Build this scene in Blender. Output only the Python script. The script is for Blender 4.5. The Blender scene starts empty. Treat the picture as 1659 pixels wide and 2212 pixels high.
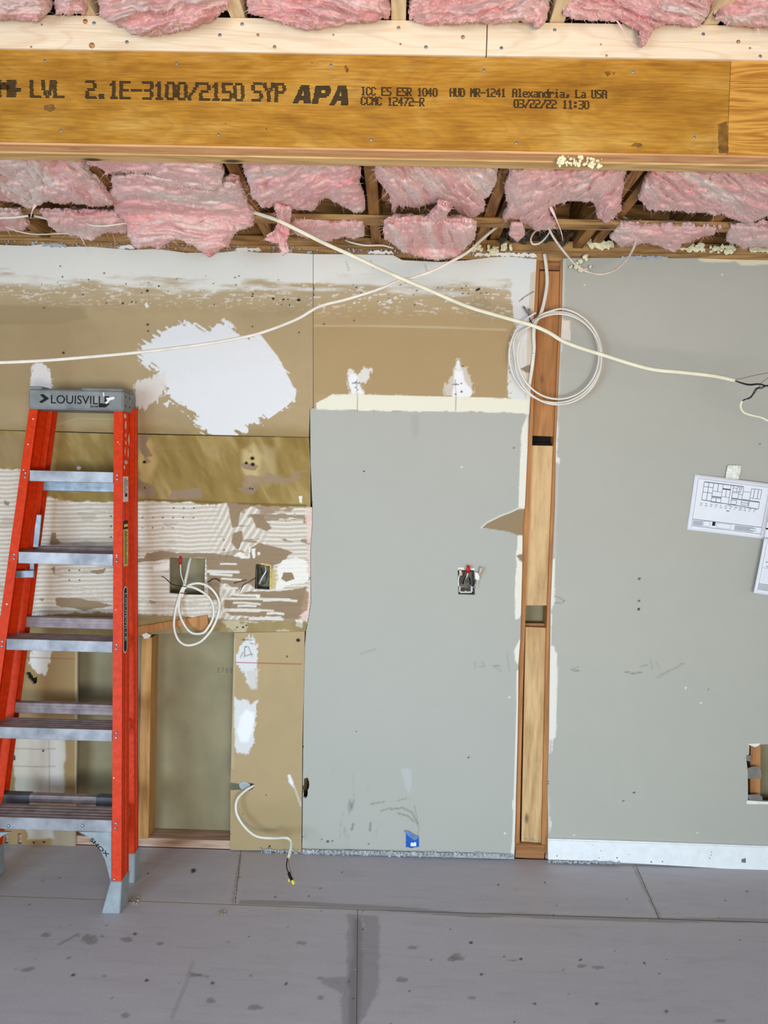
import bpy, bmesh, math, random
import numpy as np
from mathutils import Vector, Matrix
from mathutils.geometry import tessellate_polygon
rng = np.random.RandomState(7); random.seed(7)
SC = bpy.context.scene; COL = SC.collection

# ------------------------------------------------------------------ camera, light, exposure
F = 1640.0; W, H = 1659.0, 2212.0
CAM = np.array([0.0, -3.0, 1.513])
def _rot(ax, a):
    c, s = math.cos(a), math.sin(a)
    return np.array([[1,0,0],[0,c,-s],[0,s,c]] if ax == 'x' else [[c,-s,0],[s,c,0],[0,0,1]])
ROT = _rot('z', math.radians(0.85)) @ _rot('x', math.radians(90-2.4)) @ _rot('z', math.radians(1.38))
cd = bpy.data.cameras.new('camera'); cam = bpy.data.objects.new('camera', cd); COL.objects.link(cam)
m4 = Matrix([list(r)+[0] for r in ROT]+[[0,0,0,1]]); m4.translation = Vector(CAM); cam.matrix_world = m4
cd.sensor_fit = 'VERTICAL'; cd.sensor_height = 36.0; cd.lens = F/H*36.0; cd.clip_start = 0.05
SC.camera = cam

wd = bpy.data.worlds.new('world'); SC.world = wd; wd.use_nodes = True
bg = wd.node_tree.nodes['Background']; bg.inputs[0].default_value = (1.0, 0.945, 0.87, 1); bg.inputs[1].default_value = 0.72
def area(name, loc, target, sx, sy, power, color, spread=180):
    l = bpy.data.lights.new(name, 'AREA'); l.shape = 'RECTANGLE'; l.size = sx; l.size_y = sy; l.energy = power; l.color = color
    o = bpy.data.objects.new(name, l); COL.objects.link(o); o.location = loc
    o.rotation_euler = (Vector(target)-Vector(loc)).to_track_quat('-Z', 'Y').to_euler()
    l.spread = math.radians(spread); return o
area('daylight_window', (-2.2, -4.7, 1.05), (0.3, 0, -0.3), 1.8, 1.3, 80, (0.52, 0.77, 1.0), 120)
area('daylight_door', (1.3, -5.2, 1.05), (0.3, 0, -0.3), 1.6, 1.6, 40, (0.56, 0.79, 1.0), 120)
area('work_light', (0.5, -4.4, 0.8), (-0.1, 0.0, 2.75), 0.9, 0.7, 38, (1.0, 0.84, 0.66), 110)
SC.view_settings.view_transform = 'Standard'; SC.view_settings.look = 'None'
SC.view_settings.exposure = -0.25; SC.view_settings.gamma = 1.0; SC.view_settings.use_curve_mapping = False

# ------------------------------------------------------------------ pixel helpers (reading places off the photograph)
def ray(px, py):
    px = np.asarray(px, float); py = np.asarray(py, float)
    d = np.stack([(px-W/2)/F, -(py-H/2)/F, -np.ones_like(px)], -1)
    return d @ ROT.T
def onY(px, py, Y):
    d = ray(px, py); return CAM + d*((Y-CAM[1])/d[..., 1])[..., None]
def onZ(px, py, Z):
    d = ray(px, py); return CAM + d*((Z-CAM[2])/d[..., 2])[..., None]
def proj(P):
    q = (np.asarray(P)-CAM) @ ROT
    return W/2 - F*q[..., 0]/q[..., 2], H/2 + F*q[..., 1]/q[..., 2]
def V(px, py, Y): return Vector(onY(px, py, Y))

# ------------------------------------------------------------------ numpy noise
_T = rng.rand(65536)
def _h(ix, iy, iz):
    return _T[(ix*73856093 ^ iy*19349663 ^ iz*83492791) & 65535]
def vnoise(x, y, z=0.0):
    x, y, z = np.broadcast_arrays(np.asarray(x, float), np.asarray(y, float), np.asarray(z, float))
    ix, iy, iz = [np.floor(v).astype(np.int64) for v in (x, y, z)]
    fx, fy, fz = x-ix, y-iy, z-iz
    fx, fy, fz = [f*f*(3-2*f) for f in (fx, fy, fz)]
    r = 0
    for dx in (0, 1):
        for dy in (0, 1):
            for dz in (0, 1):
                r = r + _h(ix+dx, iy+dy, iz+dz)*(fx if dx else 1-fx)*(fy if dy else 1-fy)*(fz if dz else 1-fz)
    return r*2-1
def fbm(x, y, z=0.0, o=4, g=0.5):
    s = 0; a = 1; t = 0
    for i in range(o):
        k = 2.03**i
        s = s + a*vnoise(np.asarray(x)*k+i*17.3, np.asarray(y)*k+i*5.1, np.asarray(z)*k+i*9.7); t += a; a *= g
    return s/t
def ss(a, b, x):
    t = np.clip((x-a)/(b-a), 0, 1); return t*t*(3-2*t)
def sdist(px, py, poly):          # signed distance to a polygon, positive inside
    P = np.asarray(poly, float); n = len(P)
    d2 = np.full(px.shape, 1e18); ins = np.zeros(px.shape, bool)
    for i in range(n):
        ax, ay = P[i]; bx, by = P[(i+1) % n]; ex, ey = bx-ax, by-ay
        t = np.clip(((px-ax)*ex+(py-ay)*ey)/max(ex*ex+ey*ey, 1e-9), 0, 1)
        d2 = np.minimum(d2, (px-ax-t*ex)**2+(py-ay-t*ey)**2)
        if ay != by:
            c = (ay > py) != (by > py)
            ins ^= c & (px < ex*(py-ay)/(by-ay)+ax)
    return np.where(ins, 1, -1)*np.sqrt(d2)
def ldist(px, py, pts):
    d2 = np.full(px.shape, 1e18)
    for (ax, ay), (bx, by) in zip(pts[:-1], pts[1:]):
        ex, ey = bx-ax, by-ay
        t = np.clip(((px-ax)*ex+(py-ay)*ey)/max(ex*ex+ey*ey, 1e-9), 0, 1)
        d2 = np.minimum(d2, (px-ax-t*ex)**2+(py-ay-t*ey)**2)
    return np.sqrt(d2)

# ------------------------------------------------------------------ materials
def lin(c):
    r = []
    for v in c[:3]:
        v = v/255.0; r.append(v/12.92 if v <= 0.04045 else ((v+0.055)/1.055)**2.4)
    return tuple(r)
def L(c): return np.array(lin(c))
class NT:
    def __init__(s, name, rough=0.7, metal=0.0, spec=0.3):
        s.m = bpy.data.materials.new(name); s.m.use_nodes = True; s.t = s.m.node_tree; s.n = s.t.nodes; s.l = s.t.links
        s.b = s.n['Principled BSDF']; s.b.inputs['Roughness'].default_value = rough
        s.b.inputs['Metallic'].default_value = metal; s.b.inputs['Specular IOR Level'].default_value = spec
    def add(s, t, **kw):
        n = s.n.new(t)
        for k, v in kw.items(): setattr(n, k, v)
        return n
    def coords(s, scale=(1, 1, 1), kind='Object', off=(0, 0, 0)):
        tc = s.add('ShaderNodeTexCoord'); mp = s.add('ShaderNodeMapping')
        mp.inputs['Scale'].default_value = scale; mp.inputs['Location'].default_value = off
        s.l.new(tc.outputs[kind], mp.inputs[0]); return mp.outputs[0]
    def noise(s, co, sc=5, det=5, rough=0.55, dist=0.0):
        n = s.add('ShaderNodeTexNoise'); n.inputs['Scale'].default_value = sc; n.inputs['Detail'].default_value = det
        n.inputs['Roughness'].default_value = rough; n.inputs['Distortion'].default_value = dist
        s.l.new(co, n.inputs['Vector']); return n.outputs['Fac']
    def ramp(s, f, stops):
        r = s.add('ShaderNodeValToRGB'); e = r.color_ramp.elements
        while len(e) < len(stops): e.new(0.5)
        for el, (p, c) in zip(e, stops):
            el.position = p; el.color = (*lin(c), 1) if len(c) == 3 else c
        s.l.new(f, r.inputs[0]); return r.outputs[0]
    def mix(s, a, b, f, mode='MIX'):
        n = s.add('ShaderNodeMix', data_type='RGBA', blend_type=mode)
        for i, v in ((0, f), (6, a), (7, b)):
            if isinstance(v, (int, float)): n.inputs[i].default_value = v
            elif isinstance(v, tuple): n.inputs[i].default_value = (*v, 1)
            else: s.l.new(v, n.inputs[i])
        return n.outputs[2]
    def bump(s, h, st=0.3, dist=0.002):
        b = s.add('ShaderNodeBump'); b.inputs['Strength'].default_value = st; b.inputs['Distance'].default_value = dist
        s.l.new(h, b.inputs['Height']); s.l.new(b.outputs[0], s.b.inputs['Normal'])
    def color(s, c):
        if isinstance(c, tuple): s.b.inputs['Base Color'].default_value = (*c, 1)
        else: s.l.new(c, s.b.inputs['Base Color'])

def plain(name, c, rough=0.6, metal=0.0, var=0.12, sc=30, bump=0.15, spec=0.3):
    n = NT(name, rough, metal, spec); co = n.coords()
    f = n.noise(co, sc, 4); d = tuple(v*(1-var) for v in c); u = tuple(min(255, v*(1+var*0.6)) for v in c)
    n.color(n.ramp(f, [(0.3, d), (0.7, u)])); n.bump(f, bump); return n.m
def vcol(name, rough=0.85, var=0.035, sc=220, bump=0.05, spec=0.15):
    n = NT(name, rough, 0, spec); a = n.add('ShaderNodeAttribute', attribute_name='Col')
    co = n.coords(); f = n.noise(co, sc, 6, 0.65)
    g = n.ramp(f, [(0.25, (255*(1-var),)*3), (0.75, (255, 255, 255))])
    n.color(n.mix(a.outputs['Color'], g, 1.0, 'MULTIPLY')); n.bump(f, bump, 0.001); return n.m
def wood(name, dark, light, axis='X', rough=0.65, ring=1.0, knots=True, scale=1.0, dirt=0.0):
    n = NT(name, rough, 0, 0.25)
    s = {'X': (0.9, 9, 9), 'Y': (9, 0.9, 9), 'Z': (9, 9, 0.9)}[axis]; s = tuple(v*scale for v in s)
    oi = n.add('ShaderNodeObjectInfo'); tc = n.add('ShaderNodeTexCoord'); va = n.add('ShaderNodeVectorMath', operation='MULTIPLY_ADD')
    va.inputs[1].default_value = (1, 1, 1); n.l.new(tc.outputs['Object'], va.inputs[0])
    cx = n.add('ShaderNodeCombineXYZ'); mu = n.add('ShaderNodeMath', operation='MULTIPLY'); mu.inputs[1].default_value = 37.0
    n.l.new(oi.outputs['Random'], mu.inputs[0])
    for i in range(3): n.l.new(mu.outputs[0], cx.inputs[i])
    n.l.new(cx.outputs[0], va.inputs[2])
    mp = n.add('ShaderNodeMapping'); mp.inputs['Scale'].default_value = s; n.l.new(va.outputs[0], mp.inputs[0])
    big = n.noise(mp.outputs[0], 1.1, 2, 0.4, 0.6)
    w = n.add('ShaderNodeMath', operation='MULTIPLY'); w.inputs[1].default_value = 16*ring; n.l.new(big, w.inputs[0])
    w2 = n.add('ShaderNodeMath', operation='SINE'); w3 = n.add('ShaderNodeMath', operation='MULTIPLY'); w3.inputs[1].default_value = 3.5
    n.l.new(w.outputs[0], w3.inputs[0]); n.l.new(w3.outputs[0], w2.inputs[0])
    mp2 = n.add('ShaderNodeMapping'); mp2.inputs['Scale'].default_value = tuple(v*6 for v in s); n.l.new(va.outputs[0], mp2.inputs[0])
    fine = n.noise(mp2.outputs[0], 1.6, 5, 0.6)
    ma = n.add('ShaderNodeMath', operation='MULTIPLY_ADD'); ma.inputs[1].default_value = 0.16; n.l.new(w2.outputs[0], ma.inputs[0]); n.l.new(fine, ma.inputs[2])
    c = n.ramp(ma.outputs[0], [(0.25, dark), (0.7, light)])
    if knots:
        vo = n.add('ShaderNodeTexVoronoi'); vo.inputs['Scale'].default_value = 1.0
        mp3 = n.add('ShaderNodeMapping'); sk = {'X': (3.2, 8, 8), 'Y': (8, 3.2, 8), 'Z': (8, 8, 3.2)}[axis]; mp3.inputs['Scale'].default_value = sk
        n.l.new(va.outputs[0], mp3.inputs[0]); n.l.new(mp3.outputs[0], vo.inputs['Vector'])
        k = n.ramp(vo.outputs['Distance'], [(0.05, (255,)*3), (0.11, (90,)*3), (0.16, (0,)*3)])
        c = n.mix(c, lin(tuple(v*0.42 for v in dark)), k)
    if dirt:
        g = n.noise(va.outputs[0], 6, 4, 0.7); gr = n.ramp(g, [(0.5, (0,)*3), (0.72, (255*dirt,)*3)])
        c = n.mix(c, lin((95, 82, 62)), gr)
    n.color(c); n.bump(fine, 0.25, 0.001); return n.m

M = {}
M['board'] = vcol('painted_drywall_surface')
M['floorcol'] = vcol('painted_subfloor_surface', 0.5, 0.06, 120, 0.12, 0.35)
M['backing'] = plain('back_of_far_drywall', (152, 141, 110), 0.9, sc=6, var=0.08)
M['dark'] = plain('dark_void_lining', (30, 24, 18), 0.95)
M['stud'] = wood('old_stud_wood', (168, 118, 66), (196, 146, 88), 'Z', ring=0.5, dirt=0.2)
M['stud_orange'] = wood('orange_stud_wood', (158, 106, 60), (190, 132, 80), 'Z', ring=0.5, dirt=0.2)
M['stud_pale'] = wood('pale_stud_wood', (186, 146, 98), (218, 182, 132), 'Z', ring=0.5, dirt=0.35)
M['blockx'] = wood('old_block_wood', (128, 84, 48), (172, 120, 74), 'X', dirt=0.3)
M['joist'] = wood('old_joist_wood', (122, 84, 46), (172, 126, 74), 'Y')
M['strip'] = wood('old_strip_wood', (130, 94, 54), (184, 142, 90), 'X', dirt=0.3)
M['newx'] = wood('new_spruce_plate', (216, 182, 138), (244, 224, 192), 'X', ring=0.8, scale=0.7)
M['newy'] = wood('new_spruce_joist', (208, 184, 140), (236, 216, 176), 'Y', knots=False)
M['ply_red'] = wood('beam_ply_edge_reddish', (196, 140, 92), (222, 168, 116), 'X')
M['ply_tan'] = wood('beam_ply_edge_tan', (188, 146, 92), (216, 178, 122), 'X')
M['sole'] = wood('dusty_sole_plate', (150, 112, 88), (196, 164, 144), 'X', dirt=0.2)
M['ink'] = plain('black_ink', (22, 18, 15), 0.7, var=0.3)
M['galv'] = plain('galvanised_steel', (150, 158, 166), 0.45, 0.35, var=0.15)
M['steel'] = plain('bright_screw_steel', (150, 156, 170), 0.35, 0.6)
M['alu'] = plain('dull_aluminium', (160, 157, 160), 0.48, 0.4, var=0.2, sc=14, spec=0.4)
M['alud'] = plain('dusty_aluminium_tread', (158, 142, 144), 0.6, 0.2, var=0.18, sc=22)
M['orange'] = plain('orange_fibreglass', (214, 56, 10), 0.5, var=0.1, sc=60, spec=0.2)
M['orange_d'] = plain('orange_fibreglass_web', (200, 48, 12), 0.5, var=0.12, sc=40, spec=0.4)
M['capg'] = plain('grey_moulded_plastic', (132, 134, 132), 0.6, var=0.14, sc=18)
M['footg'] = plain('light_grey_rubber', (150, 156, 160), 0.65, var=0.08)
M['sleeve'] = plain('dark_grey_plastic', (92, 94, 102), 0.6)
M['white'] = plain('white_compound', (236, 232, 224), 0.85, var=0.05)
M['cream'] = plain('cream_foam', (232, 226, 190), 0.8, var=0.1, sc=80)
M['crumb'] = plain('grey_crumbled_plaster', (168, 172, 174), 0.9, var=0.15)
M['romex'] = plain('white_cable_sheath', (226, 218, 204), 0.5, var=0.06, sc=20, spec=0.4)
M['romexg'] = plain('yellowish_cable_sheath', (222, 216, 190), 0.5, var=0.06, sc=20, spec=0.4)
M['wireb'] = plain('black_wire', (26, 24, 26), 0.5)
M['wirec'] = plain('bare_copper', (160, 104, 70), 0.4, 0.6)
M['wirew'] = plain('white_wire', (226, 222, 214), 0.5)
M['red'] = plain('red_plastic', (196, 28, 40), 0.4)
M['yellow'] = plain('yellow_plastic', (224, 208, 70), 0.4)
M['beige'] = plain('beige_plastic', (214, 190, 168), 0.5)
M['boxm'] = plain('old_steel_box', (108, 104, 92), 0.6, 0.2, var=0.3)
M['blue'] = plain('blue_masking_tape', (28, 92, 176), 0.6, var=0.08)
M['bluel'] = plain('blue_tape_back', (104, 134, 180), 0.6)
M['paper'] = plain('white_paper', (233, 233, 238), 0.85, var=0.02, sc=8)
M['line'] = plain('grey_print_line', (128, 130, 138), 0.8)
M['lined'] = plain('black_print', (40, 40, 46), 0.8)
M['label'] = plain('white_label', (216, 206, 198), 0.6)
M['labely'] = plain('yellow_label', (206, 190, 96), 0.6)
M['base'] = plain('white_baseboard_paint', (238, 240, 240), 0.5, var=0.03)
M['scrap'] = plain('grey_scrap', (128, 122, 116), 0.8)
M['tapew'] = plain('white_masking_tape', (236, 236, 224), 0.8, var=0.1, sc=60)

def lvl_mat():
    n = NT('laminated_veneer_face', 0.5, 0, 0.3)
    co = n.coords((1.0, 3.0, 3.4)); big = n.noise(co, 1.7, 3, 0.45, 0.9)
    s1 = n.add('ShaderNodeMath', operation='MULTIPLY'); s1.inputs[1].default_value = 95; n.l.new(big, s1.inputs[0])
    s2 = n.add('ShaderNodeMath', operation='SINE'); n.l.new(s1.outputs[0], s2.inputs[0])
    co2 = n.coords((5, 60, 80)); fine = n.noise(co2, 2.0, 5, 0.65)
    bl = n.noise(n.coords((1.6, 3, 4.5)), 2.4, 4, 0.55, 0.5)
    c = n.ramp(bl, [(0.30, (158, 106, 30)), (0.5, (192, 138, 48)), (0.7, (210, 164, 80))])
    c = n.mix(c, lin((150, 94, 34)), n.ramp(s2.outputs[0], [(0.35, (0,)*3), (0.95, (120,)*3)]))
    c = n.mix(c, n.ramp(fine, [(0.3, (196, 176, 150)), (0.65, (255, 255, 255))]), 0.8, 'MULTIPLY')
    st = n.noise(n.coords((3, 3, 6), off=(4, 2, 7)), 2.6, 4, 0.6); c = n.mix(c, lin((112, 78, 34)), n.ramp(st, [(0.58, (0,)*3), (0.76, (140,)*3)]))
    sp = n.noise(n.coords((8, 8, 20), off=(1, 2, 3)), 6, 2, 0.5); c = n.mix(c, lin((60, 42, 24)), n.ramp(sp, [(0.72, (0,)*3), (0.77, (200,)*3)]))
    n.color(c); n.bump(fine, 0.2, 0.001); return n.m
def spruce_mat():
    n = NT('new_spruce_plate', 0.65, 0, 0.25)
    big = n.noise(n.coords((0.8, 5, 5.5)), 1.5, 2, 0.4, 0.7)
    s1 = n.add('ShaderNodeMath', operation='MULTIPLY'); s1.inputs[1].default_value = 80; n.l.new(big, s1.inputs[0])
    s2 = n.add('ShaderNodeMath', operation='SINE'); n.l.new(s1.outputs[0], s2.inputs[0])
    fine = n.noise(n.coords((3, 60, 80)), 2.0, 4, 0.6)
    c = n.ramp(fine, [(0.3, (232, 208, 174)), (0.7, (244, 228, 202))])
    c = n.mix(c, lin((206, 158, 108)), n.ramp(s2.outputs[0], [(0.6, (0,)*3), (1.0, (130,)*3)]))
    n.color(c); n.bump(fine, 0.15, 0.001); return n.m
M['newx'] = spruce_mat()
M['lvl'] = lvl_mat()
def pink_mat():
    n = NT('pink_fibreglass_wool', 0.95, 0, 0.05)
    a = n.add('ShaderNodeAttribute', attribute_name='Col'); co = n.coords((1, 1, 1)); f = n.noise(co, 45, 6, 0.7, 0.8)
    co2 = n.coords((30, 30, 160)); g = n.noise(co2, 1.2, 5, 0.7, 1.5)
    c = n.mix(a.outputs['Color'], n.ramp(f, [(0.3, (214, 196, 198)), (0.7, (255, 255, 255))]), 0.8, 'MULTIPLY')
    n.color(n.mix(c, n.ramp(g, [(0.3, (216, 206, 204)), (0.7, (255, 255, 255))]), 0.6, 'MULTIPLY'))
    n.b.inputs['Subsurface Weight'].default_value = 0.25; n.b.inputs['Subsurface Radius'].default_value = (0.02, 0.012, 0.012); n.b.inputs['Subsurface Scale'].default_value = 0.5
    n.b.inputs['Sheen Weight'].default_value = 0.2
    n.bump(f, 0.6, 0.006); return n.m
M['pink'] = pink_mat()
M['fibre'] = plain('loose_pink_fibre', (240, 200, 198), 0.9, var=0.1)

# ------------------------------------------------------------------ mesh helpers
def link(name, me, mat=None, parent=None, smooth=False):
    o = bpy.data.objects.new(name, me); COL.objects.link(o)
    if mat is not None and not me.materials: me.materials.append(mat if not isinstance(mat, str) else M[mat])
    if parent is not None: o.parent = parent
    if smooth: me.polygons.foreach_set('use_smooth', np.ones(len(me.polygons), bool))
    return o
def tag(o, label=None, cat=None, group=None, kind=None):
    if label: o['label'] = label
    if cat: o['category'] = cat
    if group: o['group'] = group
    if kind: o['kind'] = kind
    return o
def empty(name, loc=(0, 0, 0), **kw):
    o = bpy.data.objects.new(name, None); COL.objects.link(o); o.location = loc; o.empty_display_size = 0.05
    return tag(o, **kw)
def pm(name, verts, faces, mat, parent=None, smooth=False, fix=True):
    off = Vector((0, 0, 0)); q = parent
    while q is not None: off += q.location; q = q.parent
    if off.length > 0: verts = [(v[0]-off[0], v[1]-off[1], v[2]-off[2]) for v in verts]
    me = bpy.data.meshes.new(name); me.from_pydata([tuple(map(float, v)) for v in verts], [], [tuple(map(int, f)) for f in faces])
    if fix:
        b = bmesh.new(); b.from_mesh(me); bmesh.ops.recalc_face_normals(b, faces=b.faces); b.to_mesh(me); b.free()
    return link(name, me, mat, parent, smooth)
def hexa(name, P8, mat, parent=None, bevel=0.0015):
    F6 = [(0,1,2,3), (7,6,5,4), (0,4,5,1), (1,5,6,2), (2,6,7,3), (3,7,4,0)]
    o = pm(name, P8, F6, mat, parent)
    if bevel:
        b = bmesh.new(); b.from_mesh(o.data); bmesh.ops.bevel(b, geom=list(b.edges), offset=bevel, segments=1, affect='EDGES'); b.to_mesh(o.data); b.free()
    return o
def box(name, x0, x1, y0, y1, z0, z1, mat, parent=None, bevel=0.0015):
    P8 = [(x0,y0,z0), (x1,y0,z0), (x1,y1,z0), (x0,y1,z0), (x0,y0,z1), (x1,y0,z1), (x1,y1,z1), (x0,y1,z1)]
    return hexa(name, P8, mat, parent, bevel)
def prism(name, front, off, mat, parent=None, bevel=0.0):
    """closed solid: polygon 'front' (3-D points) extruded by vector off"""
    n = len(front); off = Vector(off); front = [Vector(p) for p in front]
    tris = tessellate_polygon([front]); vs = front+[p+off for p in front]
    fs = [tuple(t) for t in tris]+[tuple(i+n for i in reversed(t)) for t in tris]+[(i, (i+1) % n, (i+1) % n+n, i+n) for i in range(n)]
    o = pm(name, vs, fs, mat, parent)
    if bevel:
        b = bmesh.new(); b.from_mesh(o.data); bmesh.ops.dissolve_limit(b, angle_limit=0.02, verts=b.verts, edges=b.edges)
        bmesh.ops.bevel(b, geom=list(b.edges), offset=bevel, segments=1, affect='EDGES'); b.to_mesh(o.data); b.free()
    return o
def pprism(name, poly, Y, t, mat, parent=None, bevel=0.0):
    return prism(name, [V(x, y, Y) for x, y in poly], (0, t, 0), mat, parent, bevel)
def ragged(poly, amp=3.0, step=8.0, seed=0):
    r = random.Random(seed); out = []
    for (a, b) in zip(poly, poly[1:]+poly[:1]):
        L_ = math.hypot(b[0]-a[0], b[1]-a[1]); n = max(1, int(L_/step))
        for i in range(n):
            t = i/n; out.append((a[0]+(b[0]-a[0])*t+(r.uniform(-amp, amp) if i else 0), a[1]+(b[1]-a[1])*t+(r.uniform(-amp, amp) if i else 0)))
    return out
def spline(pts, n=8):
    P = [Vector(p) for p in pts]; P = [P[0]*2-P[1]]+P+[P[-1]*2-P[-2]]; out = []
    for i in range(1, len(P)-2):
        a, b, c, d = P[i-1:i+3]
        for k in range(n):
            t = k/n
            out.append(0.5*((2*b)+(c-a)*t+(2*a-5*b+4*c-d)*t*t+(3*b-a-3*c+d)*t**3))
    out.append(P[-2]); return out
def tube_data(pts, w, h, seg=8, nrm=Vector((0, -1, 0)), taper=None):
    vs, fs = [], []
    N = len(pts)
    for i, p in enumerate(pts):
        t = (pts[min(i+1, N-1)]-pts[max(i-1, 0)]).normalized()
        s = t.cross(nrm)
        if s.length < 1e-4: s = t.cross(Vector((1, 0, 0)))
        s.normalize(); u = s.cross(t); k = taper(i/(N-1)) if taper else 1
        for j in range(seg):
            a = 2*math.pi*j/seg; vs.append(p+s*(math.cos(a)*w/2*k)+u*(math.sin(a)*h/2*k))
    for i in range(N-1):
        for j in range(seg): fs.append((i*seg+j, i*seg+(j+1) % seg, (i+1)*seg+(j+1) % seg, (i+1)*seg+j))
    fs.append(tuple(range(seg))); fs.append(tuple((N-1)*seg+j for j in range(seg)))
    return vs, fs
def tube(name, pts, w, h, mat, parent=None, seg=8, n=8, smooth_path=True, nrm=Vector((0, -1, 0))):
    pts = spline(pts, n) if smooth_path else [Vector(p) for p in pts]
    vs, fs = tube_data(pts, w, h, seg, nrm); return pm(name, vs, fs, mat, parent, True)
def cyl(name, p0, p1, r0, r1, mat, parent=None, seg=12, smooth=True):
    p0, p1 = Vector(p0), Vector(p1); ax = (p1-p0).normalized(); s = ax.orthogonal().normalized(); u = ax.cross(s); vs = []
    for p, r in ((p0, r0), (p1, r1)):
        for j in range(seg):
            a = 2*math.pi*j/seg; vs.append(p+s*math.cos(a)*r+u*math.sin(a)*r)
    fs = [(j, (j+1) % seg, (j+1) % seg+seg, j+seg) for j in range(seg)]+[tuple(range(seg)), tuple(range(seg, 2*seg))]
    return pm(name, vs, fs, mat, parent, smooth)
def dome(name, p, n, r, mat, parent, h=0.5):
    p = Vector(p); n = Vector(n).normalized(); s = n.orthogonal().normalized(); u = n.cross(s); vs, fs = [], []; S = 10
    for k, (rr, hh) in enumerate(((1, 0), (0.95, .45), (0.6, 0.85))):
        for j in range(S):
            a = 2*math.pi*j/S; vs.append(p+(s*math.cos(a)+u*math.sin(a))*r*rr+n*(r*h*hh))
    vs.append(p+n*r*h); 
    for k in range(2):
        for j in range(S): fs.append((k*S+j, k*S+(j+1) % S, (k+1)*S+(j+1) % S, (k+1)*S+j))
    for j in range(S): fs.append((2*S+j, 2*S+(j+1) % S, 3*S))
    fs.append(tuple(range(S)))
    return pm(name, vs, fs, mat, parent, True)
def lumps(name, spots, mat, parent=None, kind='stuff'):
    """many small irregular crumbs in one mesh: spots = (x,y,z,r)"""
    vs, fs = [], []
    ico = bmesh.new(); bmesh.ops.create_icosphere(ico, subdivisions=1, radius=1.0)
    iv = [v.co.copy() for v in ico.verts]; fi = [[v.index for v in f.verts] for f in ico.faces]; ico.free()
    for (x, y, z, r) in spots:
        b = len(vs); sc = [random.uniform(0.6, 1.4) for _ in range(3)]
        for v in iv:
            k = random.uniform(0.65, 1.2)*r; vs.append((x+v.x*k*sc[0], y+v.y*k*0.7*sc[1], z+v.z*k*sc[2]))
        fs += [tuple(i+b for i in f) for f in fi]
    o = pm(name, vs, fs, mat, parent)
    if kind: o['kind'] = kind
    return o

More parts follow.
